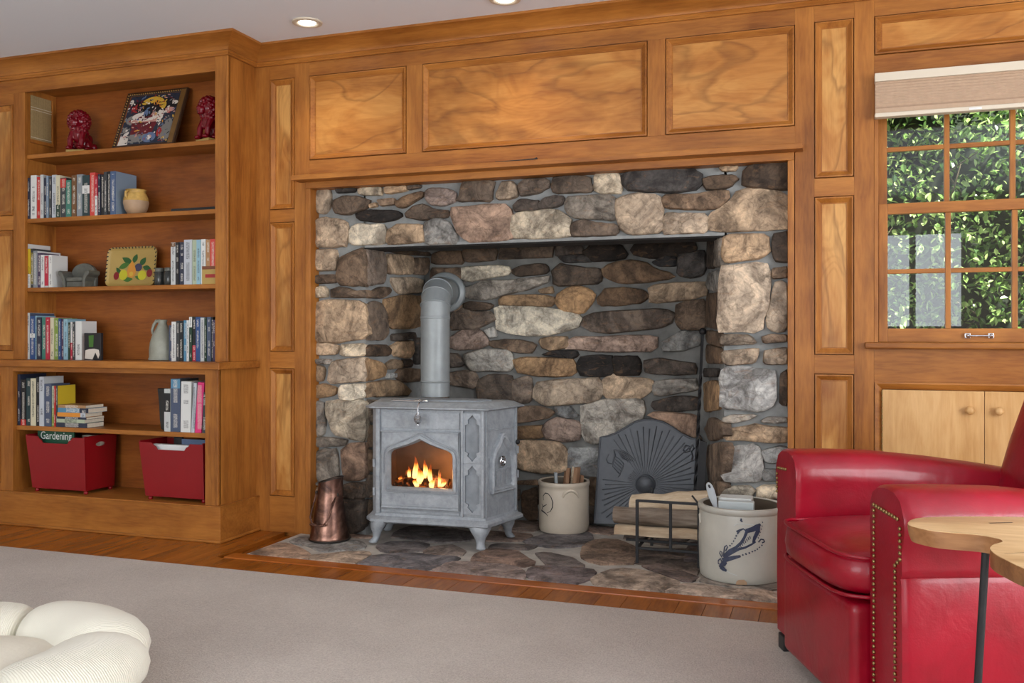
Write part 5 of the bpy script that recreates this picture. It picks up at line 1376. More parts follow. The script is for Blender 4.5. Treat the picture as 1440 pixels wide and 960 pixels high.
# back: leaning, with a fat pillow
m = rbox(-.30, .30, -.10, .10, -.01, .56, .40, puff=.04); T = Matrix.Translation((0, .665, .38)) @ Matrix.Rotation(math.radians(-19), 4, 'X'); m.v = [tuple(T @ Vector(v_)) for v_ in m.v]; CB(m, 'back_cushion', smooth=180)
m = rbox(-.36, .36, -.09, .09, -.30, .56, .3); T = Matrix.Translation((0, .80, .40)) @ Matrix.Rotation(math.radians(-19), 4, 'X'); m.v = [tuple(T @ Vector(v_)) for v_ in m.v]; CB(m, 'outer_back', smooth=180)
for x_, y_ in ((-.374, .018), (.374, .018), (-.355, .74), (.355, .74)): CB(MB().box(x_ - .025, x_ + .025, y_ - .03, y_ + .03, 0, .047), 'foot', 'black_plastic', bevel=.003)
# ------------------------------------------------------------------ live-edge side table
ZT = .60
def tp(px_, py_): p = PZ(px_, py_, ZT); return (p.x, p.y)
edge = [tp(*q_) for q_ in ((1275, 735), (1281, 729), (1300, 726.5), (1340, 725.5), (1390, 725.5), (1440, 726), (1500, 729), (1560, 736), (1590, 750), (1580, 775), (1545, 800), (1500, 815), (1460, 806), (1435, 797), (1415, 787), (1400, 779.5), (1393, 773), (1391.5, 770), (1396, 765.5), (1406, 763), (1411, 761), (1407, 757.5), (1396, 755), (1380, 752), (1358, 750), (1335, 748.5), (1310, 746), (1290, 741.5), (1279, 738.5))]
tb = thing('side_table', (edge[0][0] + .25, edge[0][1] - .1, .008), 0, 'small live-edge wooden side table with thin black iron legs by the red armchair', 'side table')
cxy = (sum(p[0] for p in edge) / len(edge), sum(p[1] for p in edge) / len(edge))
EE = []
for i in range(len(edge)):
    a, b_ = Vector(edge[i]), Vector(edge[(i + 1) % len(edge)]); EE += [a.lerp(b_, .25), a.lerp(b_, .75)]
cv_ = Vector(cxy)
m = MB()
def er(s_, z_): return [(cv_.x + (p.x - cv_.x) * s_, cv_.y + (p.y - cv_.y) * s_, z_) for p in EE]
m.loft([er(.955, ZT - .034), er(.985, ZT - .022), er(1.0, ZT - .006), er(.997, ZT - .001), er(.985, ZT)]); n_e = len(EE); m.m[:3 * n_e] = [1] * (3 * n_e); m.build('table_top', ['slab_wood', 'slab_edge'], tb, smooth=35)
plain('crack', lin(70, 52, 40), .8)
m = MB(); a = tp(1412, 778); b_ = tp(1480, 777); m.ribbon([(a[0], a[1], ZT + .0004), ((a[0] + b_[0]) / 2, (a[1] + b_[1]) / 2 + .004, ZT + .0004), (b_[0], b_[1], ZT + .0004)], [.0012, .0018, .001], (0, 0, 1)); a = tp(1391, 735.5); b_ = tp(1424, 734.5); m.ribbon([(a[0], a[1], ZT + .0004), (b_[0], b_[1], ZT + .0004)], .006, (0, 0, 1)); m.build('check_crack', 'crack', tb)
lt = PZ(1386, 776, ZT - .034)
for tx, ty, bx_, by_ in ((lt.x, lt.y, lt.x - .03, lt.y - .005), (lt.x + .34, lt.y + .02, lt.x + .37, lt.y + .03), (lt.x + .16, lt.y - .13, lt.x + .17, lt.y - .16)):
    m = MB(); m.tube([(tx, ty, ZT - .033), (bx_, by_, .012), (bx_, by_, .0085)], [.0075, .0075, .0065], 10); m.build('leg', 'iron', tb, smooth=60)
# ------------------------------------------------------------------ cream corduroy floor bed
BC = Vector((-2.155, 1.835, .008))
bed = thing('pet_bed', BC, .2, 'round cream corduroy pet bed with puffy sections on the carpet', 'pet bed')
NS = 5; RM = .315; TR_ = .128
for k in range(NS):
    m = MB(); rr = []; ribs = []
    a0 = 2 * PI * k / NS + .50; span = 2 * PI / NS
    nu_, nv_ = 26, 20
    for i in range(nu_ + 1):
        t = i / nu_; a = a0 + span * t; f_ = (max(0.0, 1 - abs(2 * t - 1) ** 4.5)) ** .5; f_ = .46 + .54 * f_
        cx_, cy_ = RM * math.cos(a), RM * math.sin(a)
        rr.append([(cx_ + TR_ * 1.12 * f_ * math.cos(b_) * math.cos(a), cy_ + TR_ * 1.12 * f_ * math.cos(b_) * math.sin(a), .095 + .092 * f_ * math.sin(b_)) for b_ in [2 * PI * q_ / nv_ for q_ in range(nv_)]])
        ribs += [(t * .36, 0, 0)] * nv_
    m.loft(rr); ob = m.build('rim_section', 'corduroy', bed, world=False, smooth=180)
    at_ = ob.data.attributes.new('rib', 'FLOAT_VECTOR', 'POINT')
    for i_, v_ in enumerate(ribs): at_.data[i_].vector = v_
m = rbox(-.25, .25, -.25, .25, .01, .135, .85, crown=.02); m.build('centre_cushion', 'cream_cloth', bed, world=False, smooth=180)
# ================================================================== THINGS IN THE BOOKCASE
Z1, Z2, Z3, Z4, Z5, Z6 = 1.9462, 1.6062, 1.2402, .8602, .5162, .1722
CN = dict(navy=(38, 44, 64), black=(28, 30, 34), white=(214, 216, 214), red=(186, 44, 38), greyblue=(124, 142, 160), lightgrey=(192, 196, 196), cream=(206, 200, 172), teal=(62, 122, 108), brown=(110, 76, 46), grey=(134, 142, 148), coral=(206, 70, 62), blue=(70, 92, 128), royal=(44, 76, 128), charcoal=(58, 62, 66), yellow=(206, 178, 44), purple=(70, 56, 86), silver=(186, 192, 200), paleblue=(140, 178, 194), tan=(168, 128, 88), slate=(70, 82, 106), green=(70, 96, 66), darkgreen=(34, 60, 46), crimson=(180, 40, 62), lime=(126, 150, 66), skyblue=(84, 136, 168), pink=(222, 52, 120), darkteal=(34, 58, 62), orange=(214, 140, 50), palegreen=(172, 184, 158), olive=(120, 112, 58))
NICE = dict(greyblue='grey-blue', lightgrey='light grey', royal='royal blue', paleblue='pale blue', slate='slate blue', darkgreen='dark green', skyblue='sky blue', darkteal='dark teal', palegreen='pale green', coral='coral red', pink='bright pink')
nice = lambda c: NICE.get(c, c)
def book(x0, x1, ztop, z0, y, depth, col, label, group, tilt=0.0, cover=None, band=None):
    b = thing('book', ((x0 + x1) / 2, y + depth / 2, z0), 0, label, 'book', group)
    T = Matrix.Translation((x0 if tilt >= 0 else x1, 0, z0)) @ Matrix.Rotation(tilt, 4, 'Y') @ Matrix.Translation((-(x0 if tilt >= 0 else x1), 0, -z0))
    w = x1 - x0; bt = min(.0022, w * .16)
    m = MB(); m.box(x0, x1, y, y + .003, z0, ztop, T); m.box(x0, x0 + bt, y + .003, y + depth, z0, ztop, T); m.box(x1 - bt, x1, y + .003, y + depth, z0, ztop, T)
    o = m.build('cover', 'book', b, bevel=0); o.color = lin(*CN[col])
    m = MB(); m.box(x0 + bt, x1 - bt, y + .0035, y + depth - .003, z0 + .002, ztop - .003, T); m.build('page_block', 'pages', b)
    if cover:
        m = MB(); m.box(x1, x1 + .0006, y + .003, y + depth - .001, z0 + .001, ztop - .001, T); o = m.build('dust_jacket', 'book', b); o.color = lin(*CN[cover])
    if band:
        z_a, z_b, c_ = band; h = ztop - z0
        m = MB(); m.box(x0 - .0002, x1 + .0002, y - .0005, y + .001, z0 + h * z_a, z0 + h * z_b, T); o = m.build('spine_band', 'book', b); o.color = lin(*CN[c_])
    return b
def row(ox, oy, sc, z0, y, shelf, group, spec, depth=.13):
    """spec: (x0, x1, top, colour[, options]) in pixels of the zoomed crop"""
    n = len(spec); gap = .0004
    for i, s_ in enumerate(spec):
        x0, x1, tp_, col = s_[:4]; op = s_[4] if len(s_) > 4 else {}
        a, b_ = PY(ox + x0 / sc, 300, y).x, PY(ox + x1 / sc, 300, y).x
        a, b_ = max(a, -4.0455), min(b_, -2.8405)
        zt_ = PY(ox + (x0 + x1) / 2 / sc, oy + tp_ / sc, y).z
        tall = 'thick ' if b_ - a > .034 else ('thin ' if b_ - a < .0165 else '')
        if op.get('say'): lab = op['say']
        elif i == 0: lab = '%s%s book ending the row next to the %s book, %s' % (tall, nice(col), nice(spec[1][3]), shelf)
        elif i == n - 1: lab = '%s%s book closing the row after the %s book, %s' % (tall, nice(col), nice(spec[i - 1][3]), shelf)
        else: lab = '%s%s book between %s and %s books, %s' % (tall, nice(col), nice(spec[i - 1][3]), nice(spec[i + 1][3]), shelf)
        book(a + gap, b_ - gap, zt_, z0, y + op.get('in', 0) + (i * 7 % 5) * .0012, op.get('d', depth) - (i * 3 % 4) * .003, col, lab, group, op.get('tilt', 0), op.get('cover'), op.get('band'))
YSH = 3.776
row(30, 230, 8, Z2, YSH, 'glazed pot shelf', 'books beside the glazed pot', [
    (56, 99, 160, 'navy'), (100, 165, 130, 'white'), (167, 208, 148, 'red'), (210, 245, 125, 'lightgrey'), (247, 279, 158, 'navy'), (280, 304, 135, 'greyblue'), (306, 334, 150, 'charcoal'), (336, 385, 125, 'silver'), (387, 431, 130, 'cream', dict(band=(0, .3, 'darkgreen'))), (433, 499, 158, 'charcoal', dict(band=(.75, .98, 'red'))), (501, 559, 185, 'teal'), (561, 613, 130, 'brown'), (615, 681, 120, 'grey'), (683, 764, 130, 'darkteal', dict(band=(.55, .75, 'white'))), (766, 824, 100, 'coral'), (826, 855, 145, 'crimson', dict(band=(.0, .5, 'white'))), (857, 884, 118, 'navy'), (886, 924, 120, 'black'), (926, 960, 92, 'charcoal'), (961, 999, 86, 'black'), (1001, 1060, 86, 'blue', dict(cover='greyblue', d=.15, **{'in': .0}))], .12)
row(30, 330, 12, Z3, YSH, 'fruit tray shelf', 'books beside the little pewter chair', [
    (72, 96, 152, 'lightgrey', dict(cover='white', d=.155)), (97, 145, 236, 'yellow', dict(band=(.0, .35, 'white'))), (146, 196, 232, 'charcoal', dict(band=(.1, .9, 'olive'))), (198, 262, 270, 'grey', dict(cover='white', d=.16)), (264, 324, 305, 'purple'), (326, 385, 340, 'white'), (386, 450, 340, 'lightgrey', dict(band=(.05, .97, 'crimson'))), (451, 502, 338, 'white', dict(cover='white', d=.11))], .12)
row(135, 330, 8.47, Z3, YSH, 'fruit tray shelf', 'books beside the wooden box', [
    (890, 944, 92, 'lightgrey', dict(band=(.9, .99, 'brown'))), (946, 984, 88, 'black'), (986, 1044, 86, 'navy'), (1046, 1139, 58, 'silver'), (1141, 1194, 58, 'palegreen'), (1196, 1244, 58, 'paleblue'), (1246, 1299, 52, 'white'), (1301, 1354, 55, 'tan'), (1356, 1424, 50, 'coral')])
row(30, 430, 10.29, Z4, YSH, 'counter shelf', 'books beside the cow box', [
    (66, 119, 100, 'lightgrey', dict(cover='slate', d=.165)), (121, 189, 148, 'royal', dict(band=(.50, .60, 'white'))), (191, 215, 142, 'paleblue'), (217, 289, 165, 'navy'), (291, 349, 165, 'teal'), (351, 410, 165, 'crimson'), (412, 464, 170, 'cream'), (466, 529, 175, 'lime'), (531, 569, 182, 'royal'), (571, 609, 190, 'purple'), (611, 669, 190, 'paleblue'), (671, 699, 240, 'darkgreen'), (701, 734, 230, 'white', dict(band=(0, .45, 'crimson'))), (736, 772, 232, 'charcoal'), (774, 864, 220, 'white', dict(cover='white', d=.11))])
row(190, 430, 10.67, Z4, YSH, 'counter shelf', 'books beside the stoneware jug', [
    (466, 539, 290, 'slate', {'in': .02}), (541, 604, 236, 'white'), (606, 654, 222, 'charcoal'), (656, 719, 222, 'black'), (721, 769, 216, 'skyblue'), (771, 804, 216, 'white'), (806, 849, 160, 'darkgreen', dict(band=(.76, .99, 'white'))), (851, 904, 170, 'black', dict(band=(.0, .36, 'crimson'))), (906, 969, 166, 'royal'), (971, 1034, 176, 'lightgrey'), (1036, 1069, 182, 'darkgreen'), (1071, 1134, 166, 'slate'), (1136, 1160, 166, 'black'), (1162, 1198, 210, 'purple')])
YLB = 3.712
row(15, 520, 9.6, Z5, YLB, 'low shelf', 'books beside the paperback pile', [
    (92, 129, 60, 'navy', dict(cover='navy', d=.17)), (131, 199, 130, 'black', dict(band=(.0, .13, 'red'))), (201, 264, 112, 'darkteal'), (266, 335, 115, 'cream'), (337, 384, 95, 'black'), (386, 446, 92, 'silver', dict(cover='lightgrey', d=.14)), (448, 544, 188, 'slate'), (546, 579, 215, 'palegreen', dict(band=(.0, .45, 'lime'))), (581, 602, 215, 'red'), (604, 623, 210, 'charcoal', dict(cover='yellow', d=.13))])
row(210, 520, 9.6, Z5, YLB, 'low shelf', 'books beside the bright pink book', [
    (200, 282, 255, 'lightgrey', dict(band=(.46, .9, 'black'))), (286, 409, 120, 'slate', dict(band=(.82, .99, 'skyblue'), cover='charcoal', d=.15)), (411, 548, 155, 'white', dict(tilt=.02)), (562, 604, 172, 'silver', dict(tilt=.06)), (607, 694, 162, 'pink', dict(tilt=.075)), (712, 760, 300, 'charcoal', dict(tilt=.04))])
# pile of paperbacks lying flat
pile = [(620, 1030, 725, 660, 'navy', 'pages'), (620, 1000, 658, 607, 'palegreen', None), (625, 1020, 605, 572, 'navy', None), (630, 1010, 572, 512, 'orange', None), (635, 1045, 508, 442, 'skyblue', None), (640, 1010, 440, 398, 'tan', None)]
zc = Z5; names = ['navy paperback lying lowest in the flat pile on the low shelf', 'pale green paperback on the lowest book of the flat pile', 'thin navy paperback under the orange one in the flat pile', 'orange paperback between navy and sky blue books in the flat pile', 'sky blue paperback under the topmost book of the flat pile', 'thin tan paperback lying topmost on the flat pile of books']
for k, (x0, x1, b0, b1, col, _) in enumerate(pile):
    a, b_ = PY(15 + x0 / 9.6, 560, YLB).x, PY(15 + x1 / 9.6, 560, YLB).x; h = (b0 - b1) / 9.6 / F * 4.75; h = max(.009, h * .93); dp = .115 + .008 * (k * 5 % 3)
    t_ = thing('book', ((a + b_) / 2, YLB + dp / 2, zc), 0, names[k], 'book', 'paperbacks lying in a flat pile')
    m = MB(); m.box(a, b_, YLB, YLB + .002, zc, zc + h); m.box(a, b_, YLB + .002, YLB + dp, zc, zc + .0012); m.box(a, b_, YLB + .002, YLB + dp, zc + h - .0012, zc + h); o = m.build('cover', 'book', t_); o.color = lin(*CN[col])
    m = MB(); m.box(a + .001, b_ - .001, YLB + .0022, YLB + dp - .001, zc + .0012, zc + h - .0012); m.build('page_block', 'pages', t_)
    if col == 'orange': m = MB(); m.box(b_ - .033, b_ + .0002, YLB - .0004, YLB + .001, zc, zc + h); o = m.build('spine_band', 'book', t_); o.color = lin(*CN['silver'])
    if col == 'skyblue': m = MB(); m.box(b_ - .055, b_ + .0002, YLB - .0004, YLB + .001, zc, zc + h); o = m.build('spine_band', 'book', t_); o.color = lin(*CN['navy'])
    zc += h + .0003
# dark pouch leaning beside the books
m = MB(); pts_ = [(110, 215), (215, 215), (205, 785), (160, 775), (140, 640), (130, 420)]
rr = []
for d_, s_ in ((0, .96), (.006, 1), (.018, 1), (.024, .95)): rr.append([PY(210 + (160 + (x_ - 160) * s_) / 9.6, 520 + (500 + (y_ - 500) * s_) / 9.6, YLB + .03) + Vector((0, d_, 0)) for x_, y_ in pts_])
zmin = min(v_.z for r_ in rr for v_ in r_)
for r_ in rr:
    for v_ in r_: v_.z += Z5 + .0004 - zmin
m.loft(rr); o = m.build('dark_pouch', 'black_plastic', None, smooth=40); tag(o, 'flat dark pouch standing beside the white book on the low shelf', 'pouch')

# ------------------------------------------------------------------ shelf ornaments
def guardian(px_, py_, H, rz, label):
    p = PY(px_, py_, 3.84); g = thing('guardian_lion', (p.x, 3.86, Z1), rz, label, 'figurine', 'red lion figurines on the top shelf')
    s_ = H / .20
    MB().box(-.042 * s_, .046 * s_, -.04 * s_, .05 * s_, 0, .016 * s_).build('plinth', 'tray_tan', g, bevel=.002, world=False)
    m = MB(); B = lambda c_, r_, nu=14, nv=10: m.ball([q_ * s_ for q_ in c_], [q_ * s_ for q_ in r_] if isinstance(r_, tuple) else r_ * s_, nu, nv)
    B((0, .022, .055), (.036, .036, .042)); B((0, -.002, .090), (.034, .030, .042)); B((0, -.012, .146), (.036, .034, .036))
    B((0, -.044, .136), (.022, .016, .016)); B((0, -.046, .124), (.018, .013, .009)); B((0, -.058, .142), (.009, .007, .006))
    for q_ in (-1, 1):
        m.tube([[v_ * s_ for v_ in c_] for c_ in ((q_ * .024, -.012, .098), (q_ * .028, -.030, .060), (q_ * .026, -.032, .024))], [.015 * s_, .013 * s_, .011 * s_], 10); B((q_ * .027, -.040, .024), (.013, .017, .009))
        B((q_ * .034, .022, .040), (.016, .026, .026)); B((q_ * .036, .000, .024), (.013, .018, .009)); B((q_ * .038, -.010, .170), (.010, .007, .012)); B((q_ * .014, -.046, .154), .006, 8, 6)
    rn = random.Random(4)
    for k in range(110):      # curls of the mane, evenly spread round the head and down the neck
        zz_ = 1 - 2 * (k + .5) / 110; ph = k * 2.39996; rr_ = math.sqrt(1 - zz_ * zz_); X, Y = rr_ * math.cos(ph), rr_ * math.sin(ph)
        if Y < -.62 and zz_ < .55: continue
        B((.046 * X, -.004 + .040 * Y, .148 + .046 * zz_), .0088, 8, 6)
        if k % 2 and Y < .9: B((.036 * X, -.004 + .034 * Y, .100 + .030 * zz_), .0075, 8, 6)
    B((.012, .056, .070), (.016, .014, .030)); B((.048, .036, .036), (.014, .014, .018))
    o = m.build('lion_body', 'red_glaze', g, world=False, smooth=180)
    md = o.modifiers.new('remesh', 'REMESH'); md.mode = 'VOXEL'; md.voxel_size = .0021 * s_; md.use_smooth_shade = True
    return g
guardian(108, 208, .235, math.radians(12), 'glossy red lion figurine next to the reed screen on the top shelf')
guardian(292, 196, .240, math.radians(-18), 'glossy red lion figurine half hidden behind the bookcase stile')
# framed still life leaning at the back of the top shelf
yb_, yt_ = 3.815, 3.935
BL, BR = PY(157.5, 204.5, yb_), PY(243.5, 197.5, yb_); TLp, TRp = PY(168, 133.5, yt_), PY(257, 124, yt_)
BL.z = BR.z = Z1 + .001; zt_ = (TLp.z + TRp.z) / 2; TLp = Vector((BL.x, yt_, zt_)); TRp = Vector((BR.x, yt_, zt_))
pic = thing('framed_painting', ((BL.x + BR.x) / 2, yb_, Z1), 0, 'framed still-life painting with beaded gilt edge leaning on the top shelf', 'painting')
ux = (BR - BL); uy = (TLp - BL); nrm_ = ux.cross(uy).normalized(); 
def pp_(u, v, d=0.0): return BL + ux * u + uy * v + nrm_ * d
def fr_ring(i, d): ix = i / ux.length; iy = i / uy.length; return [pp_(ix, iy, d), pp_(1 - ix, iy, d), pp_(1 - ix, 1 - iy, d), pp_(ix, 1 - iy, d)]
m = MB(); m.loft([fr_ring(0, -.012), fr_ring(0, .004), fr_ring(.004, .007), fr_ring(.016, .005), fr_ring(.021, 0)], False, False); m.build('frame', 'frame_dark', pic, smooth=25)
m = MB(); m.add([pp_(.905, .03, .0075), pp_(.985, .03, .0075), pp_(.985, .97, .0075), pp_(.905, .97, .0075)], [(0, 1, 2, 3)]); m.build('worn_side', 'frame_gilt', pic)
m = MB()
for k in range(24): m.ball(pp_(.06 + .83 * k / 23, .955, .0075), .0034, 6, 4)
for k in range(20): m.ball(pp_(.035, .06 + .88 * k / 19, .0075), .0036, 6, 4)
m.build('gilt_beads', 'gold', pic, smooth=80)
def paint(name, mat, pts, d):
    m = MB(); m.add([pp_(.07 + .83 * u, .06 + .87 * v, d) for u, v in pts], [tuple(range(len(pts)))]); return m.build(name, mat, pic)
ell = lambda cx, cy, rx, ry, n=18, r=0: [(cx + rx * math.cos(2 * PI * i / n) * math.cos(r) - ry * math.sin(2 * PI * i / n) * math.sin(r), cy + rx * math.cos(2 * PI * i / n) * math.sin(r) + ry * math.sin(2 * PI * i / n) * math.cos(r)) for i in range(n)]
paint('canvas', 'p_navy', [(0, 0), (1, 0), (1, 1), (0, 1)], .0005)
layers = [('p_grey', ell(.9, .25, .12, .22)), ('p_black', ell(.55, .78, .5, .14)), ('p_grey', ell(.16, .5, .12, .1)), ('p_white', [(0, 0), (.2, 0), (.16, .28), (.02, .2)]), ('p_maroon', [(.2, .2), (.62, .2), (.68, .46), (.16, .46)]), ('p_grey', [(.18, .04), (.62, .04), (.62, .2), (.2, .2)]), ('p_pink', [(.15, .44), (.69, .44), (.69, .55), (.15, .55)]), ('p_white', ell(.42, .56, .28, .10)), ('p_maroon', ell(.42, .57, .17, .05)), ('p_white', ell(.30, .60, .12, .035, r=.5)), ('p_pink', ell(.56, .6, .1, .035, r=-.4)), ('p_white', ell(.70, .56, .07, .13)), ('p_black', ell(.46, .68, .08, .13)), ('p_blue', ell(.40, .62, .045, .08)), ('p_yellow', ell(.42, .88, .16, .07, r=.3)), ('p_yellow', ell(.62, .86, .12, .06, r=-.6)), ('p_orange', ell(.56, .83, .06, .05)), ('p_yellow', ell(.72, .76, .05, .08)), ('p_red', ell(.14, .74, .06, .07)), ('p_pink', ell(.86, .66, .10, .05)), ('p_white', ell(.93, .80, .06, .04)), ('p_blue', ell(.60, .12, .13, .10)), ('p_white', ell(.60, .12, .05, .05)), ('p_red', ell(.77, .22, .045, .10)), ('p_grey', ell(.1, .3, .07, .06)), ('p_white', ell(.05, .88, .04, .05))]
for i_, (mt, pts_) in enumerate(layers): paint('painted_shape', mt, [(min(1, max(0, a)), min(1, max(0, b_))) for a, b_ in pts_], .0008 + .0001 * i_)
dr_ = random.Random(8); m = MB(); mats_ = ['p_navy', 'p_white', 'p_grey', 'p_blue', 'p_maroon', 'p_pink', 'p_yellow', 'p_black']
def inside(x_, y_, P_):
    r_ = False
    for i in range(len(P_)):
        (x1, y1), (x2, y2) = P_[i], P_[i - 1]
        if (y1 > y_) != (y2 > y_) and x_ < (x2 - x1) * (y_ - y1) / (y2 - y1) + x1: r_ = not r_
    return r_
for k in range(420):      # brush dabs that break the flat shapes up
    u, v = dr_.uniform(.03, .97), dr_.uniform(.03, .97); base_ = 'p_navy'
    for mt, pts_ in layers:
        if inside(u, v, pts_): base_ = mt
    u2, v2 = min(.97, max(.03, u + dr_.gauss(0, .05))), min(.97, max(.03, v + dr_.gauss(0, .05)))
    if dr_.random() < .25: base_ = dr_.choice(mats_)
    if base_ not in mats_: mats_.append(base_)
    m.mi = mats_.index(base_); L_, w_, r_ = dr_.uniform(.015, .04), dr_.uniform(.008, .016), dr_.uniform(0, PI)
    m.add([pp_(.07 + .83 * a, .06 + .87 * b_, .0036 + .000003 * k) for a, b_ in ell(u2, v2, L_, w_, 7, r_)], [tuple(range(7))])
m.build('brush_dabs', mats_, pic)['kind'] = 'stuff'
# reed screen fixed high on the left cheek of the case
rs = thing('reed_screen', (-4.04, 3.86, 2.03), 0, 'small framed reed screen hung on the inner side of the bookcase', 'screen')
xs_ = -4.0455
y0_, y1_ = 3.795, 3.945; z0_, z1_ = 2.035, 2.27
for b_ in ((y0_, y1_, z0_ - .018, z0_), (y1_ - .012, y1_, z0_, z1_)): bx('screen_frame', 'wood_v', (xs_, xs_ + .012, b_[0], b_[1], b_[2], b_[3]), rs)
m = MB()
for k in range(20): y_ = y0_ + .004 + k * .0068; m.tube([(xs_ + .005, y_, z0_), (xs_ + .005, y_, z1_)], .0031, 6)
m.build('reeds', 'reed', rs, smooth=60)['kind'] = 'stuff'
m = MB()
for z_ in (z0_ + .012, z1_ - .075, z1_ - .062): m.tube([(xs_ + .0085, y0_, z_), (xs_ + .0085, y1_ - .012, z_)], .0016, 5)
m.build('binding_cord', 'pages', rs, smooth=60)
# glazed pot
c_ = PY(182.5, 296, 3.80); pot = thing('glazed_pot', (c_.x, 3.845, Z2), 0, 'round clay pot with yellow glazed shoulder beside the blue book', 'pot')
s_ = .064 / .0685 * 1.0; pf = [(.030, 0), (.040, .004), (.056, .030), (.063, .062), (.062, .072)]; pf2 = [(.062, .072), (.060, .088), (.052, .108), (.046, .118), (.050, .126), (.0525, .130), (.047, .131), (.043, .118), (.045, .09)]
m = MB(); m.lathe(pf, (c_.x, 3.845, Z2), 36, cap1=False); m.build('clay_body', 'pot_clay', pot, smooth=60)
m = MB(); m.lathe(pf2, (c_.x, 3.845, Z2), 36, cap0=False); m.build('glazed_shoulder', 'pot_yellow', pot, smooth=60)
m = MB(); m.tube([(c_.x - .005, 3.845 - .050, Z2 + .120), (c_.x - .007, 3.845 - .066, Z2 + .112), (c_.x - .006, 3.845 - .068, Z2 + .092), (c_.x - .004, 3.845 - .060, Z2 + .082)], [.006, .007, .006, .004], 8); m.build('lug_handle', 'pot_yellow', pot, smooth=60)
# slim black tray
a, b_ = PY(240, 292, 3.80), PY(306, 291, 3.80); o = MB().box(a.x, -2.842, 3.80, 3.95, Z2, Z2 + .017).build('flat_case', 'black_plastic', None, bevel=.004); tag(o, 'slim flat black case lying on the shelf with the glazed pot', 'case')
# little pewter armchair
a, b_ = PY(82, 400, 3.80), PY(126, 400, 3.80); cw = b_.x - a.x; cx = (a.x + b_.x) / 2
pc_ = thing('toy_armchair', (cx, 3.84, Z3), 0, 'miniature pewter armchair with scrolled arms standing before white books', 'ornament')
m = MB(); m.box(cx - cw * .27, cx + cw * .27, 3.805, 3.87, Z3, Z3 + .030); m.build('seat_base', 'pewter', pc_, bevel=.006)
m = MB(); m.box(cx - cw * .26, cx + cw * .26, 3.800, 3.865, Z3 + .030, Z3 + .052); m.build('seat_cushion', 'pewter', pc_, bevel=.008)
m = MB(); prf = [(cx + cw * .40 * math.cos(q_), Z3 + .045 + .085 * max(0, math.sin(q_)) ** .7) for q_ in [PI * i / 14 for i in range(15)]]; m.prism([(cx + cw * .38, Z3 + .002)] + prf + [(cx - cw * .38, Z3 + .002)], 'y', 3.862, 3.885); m.build('backrest', 'pewter', pc_, bevel=.008)
for q_ in (-1, 1):
    P_ = [(.27, 0), (.36, 0), (.36, .030), (.40, .052), (.47, .064), (.50, .074), (.485, .085), (.44, .088), (.37, .080), (.31, .060), (.28, .035)]
    m = MB(); m.prism([(cx + q_ * cw * u, Z3 + v) for u, v in P_], 'y', 3.795, 3.875); m.build('scroll_arm', 'pewter', pc_, bevel=.004)
# painted tole tray
yt0, yt1 = 3.90, 3.925
a, b_ = PY(149, 400, yt0), PY(219, 400, yt0); th_ = PY(184, 348, yt1).z - Z3
tr_ = thing('painted_tray', ((a.x + b_.x) / 2, yt0, Z3), 0, 'tan rectangular tray painted with fruit and leaves leaning on the shelf', 'tray')
O_ = Vector((a.x, yt0, Z3 + .002)); ux = Vector((b_.x - a.x, 0, 0)); uy = Vector((0, yt1 - yt0, th_)); tn = ux.cross(uy).normalized(); uw, uh = ux.length, uy.length
def tt(u, v, d=0): return O_ + ux * (u / uw) + uy * (v / uh) + tn * d
def rrect(i, r_): 
    out = []
    for cx_, cy_, a0 in ((uw - r_, r_, -90), (uw - r_, uh - r_, 0), (r_, uh - r_, 90), (r_, r_, 180)):
        for k in range(7): q_ = math.radians(a0 + 15 * k); out.append((cx_ + (r_ - i) * math.cos(q_), cy_ + (r_ - i) * math.sin(q_)))
    return out
m = MB(); m.loft([[tt(u, v, d) for u, v in rrect(i, .036)] for i, d in ((0, .010), (.002, .013), (.005, .012), (.014, .002), (.015, .0015))], False, True); m.build('tray_body', 'tray_tan', tr_, smooth=40)
m = MB(); RP_ = rrect(.0035, .036); per = RP_ + [RP_[0]]; LL = [0]
for p_, q_ in zip(per, per[1:]): LL.append(LL[-1] + math.hypot(q_[0] - p_[0], q_[1] - p_[1]))
nd = 46
for k in range(nd):
    s0 = LL[-1] * k / nd; i = max(j for j in range(len(LL) - 1) if LL[j] <= s0 + 1e-9); t = (s0 - LL[i]) / max(1e-9, LL[i + 1] - LL[i]); p_, q_ = per[i], per[i + 1]
    u, v = p_[0] + (q_[0] - p_[0]) * t, p_[1] + (q_[1] - p_[1]) * t
    if v < .02: continue
    d_ = ((uw / 2 - u), (uh / 2 - v)); L_ = math.hypot(*d_); d_ = (d_[0] / L_, d_[1] / L_); e_ = (-d_[1], d_[0])
    m.ribbon([tt(u - d_[0] * .003 - e_[0] * .003, v - d_[1] * .003 - e_[1] * .003, .0142), tt(u + d_[0] * .007 + e_[0] * .003, v + d_[1] * .007 + e_[1] * .003, .0128)], .0062, tn)
m.build('rope_edge', 'p_black', tr_)
def fruit(name, mat, pts_, d): m = MB(); m.add([tt(uw * u, uh * v, .0022 + d) for u, v in pts_], [tuple(range(len(pts_)))]); m.build(name, mat, tr_)
lf_ = lambda x_, y_, L_, w, r: [(x_ + math.cos(r) * L_ * (t - .5) - math.sin(r) * w * math.sin(PI * t) * s_ * 1.0, y_ + (math.sin(r) * L_ * (t - .5) + math.cos(r) * w * math.sin(PI * t) * s_) * 1.3) for s_, ts in ((1, [i / 6 for i in range(7)]), (-1, [1 - i / 6 for i in range(1, 6)])) for t in ts]
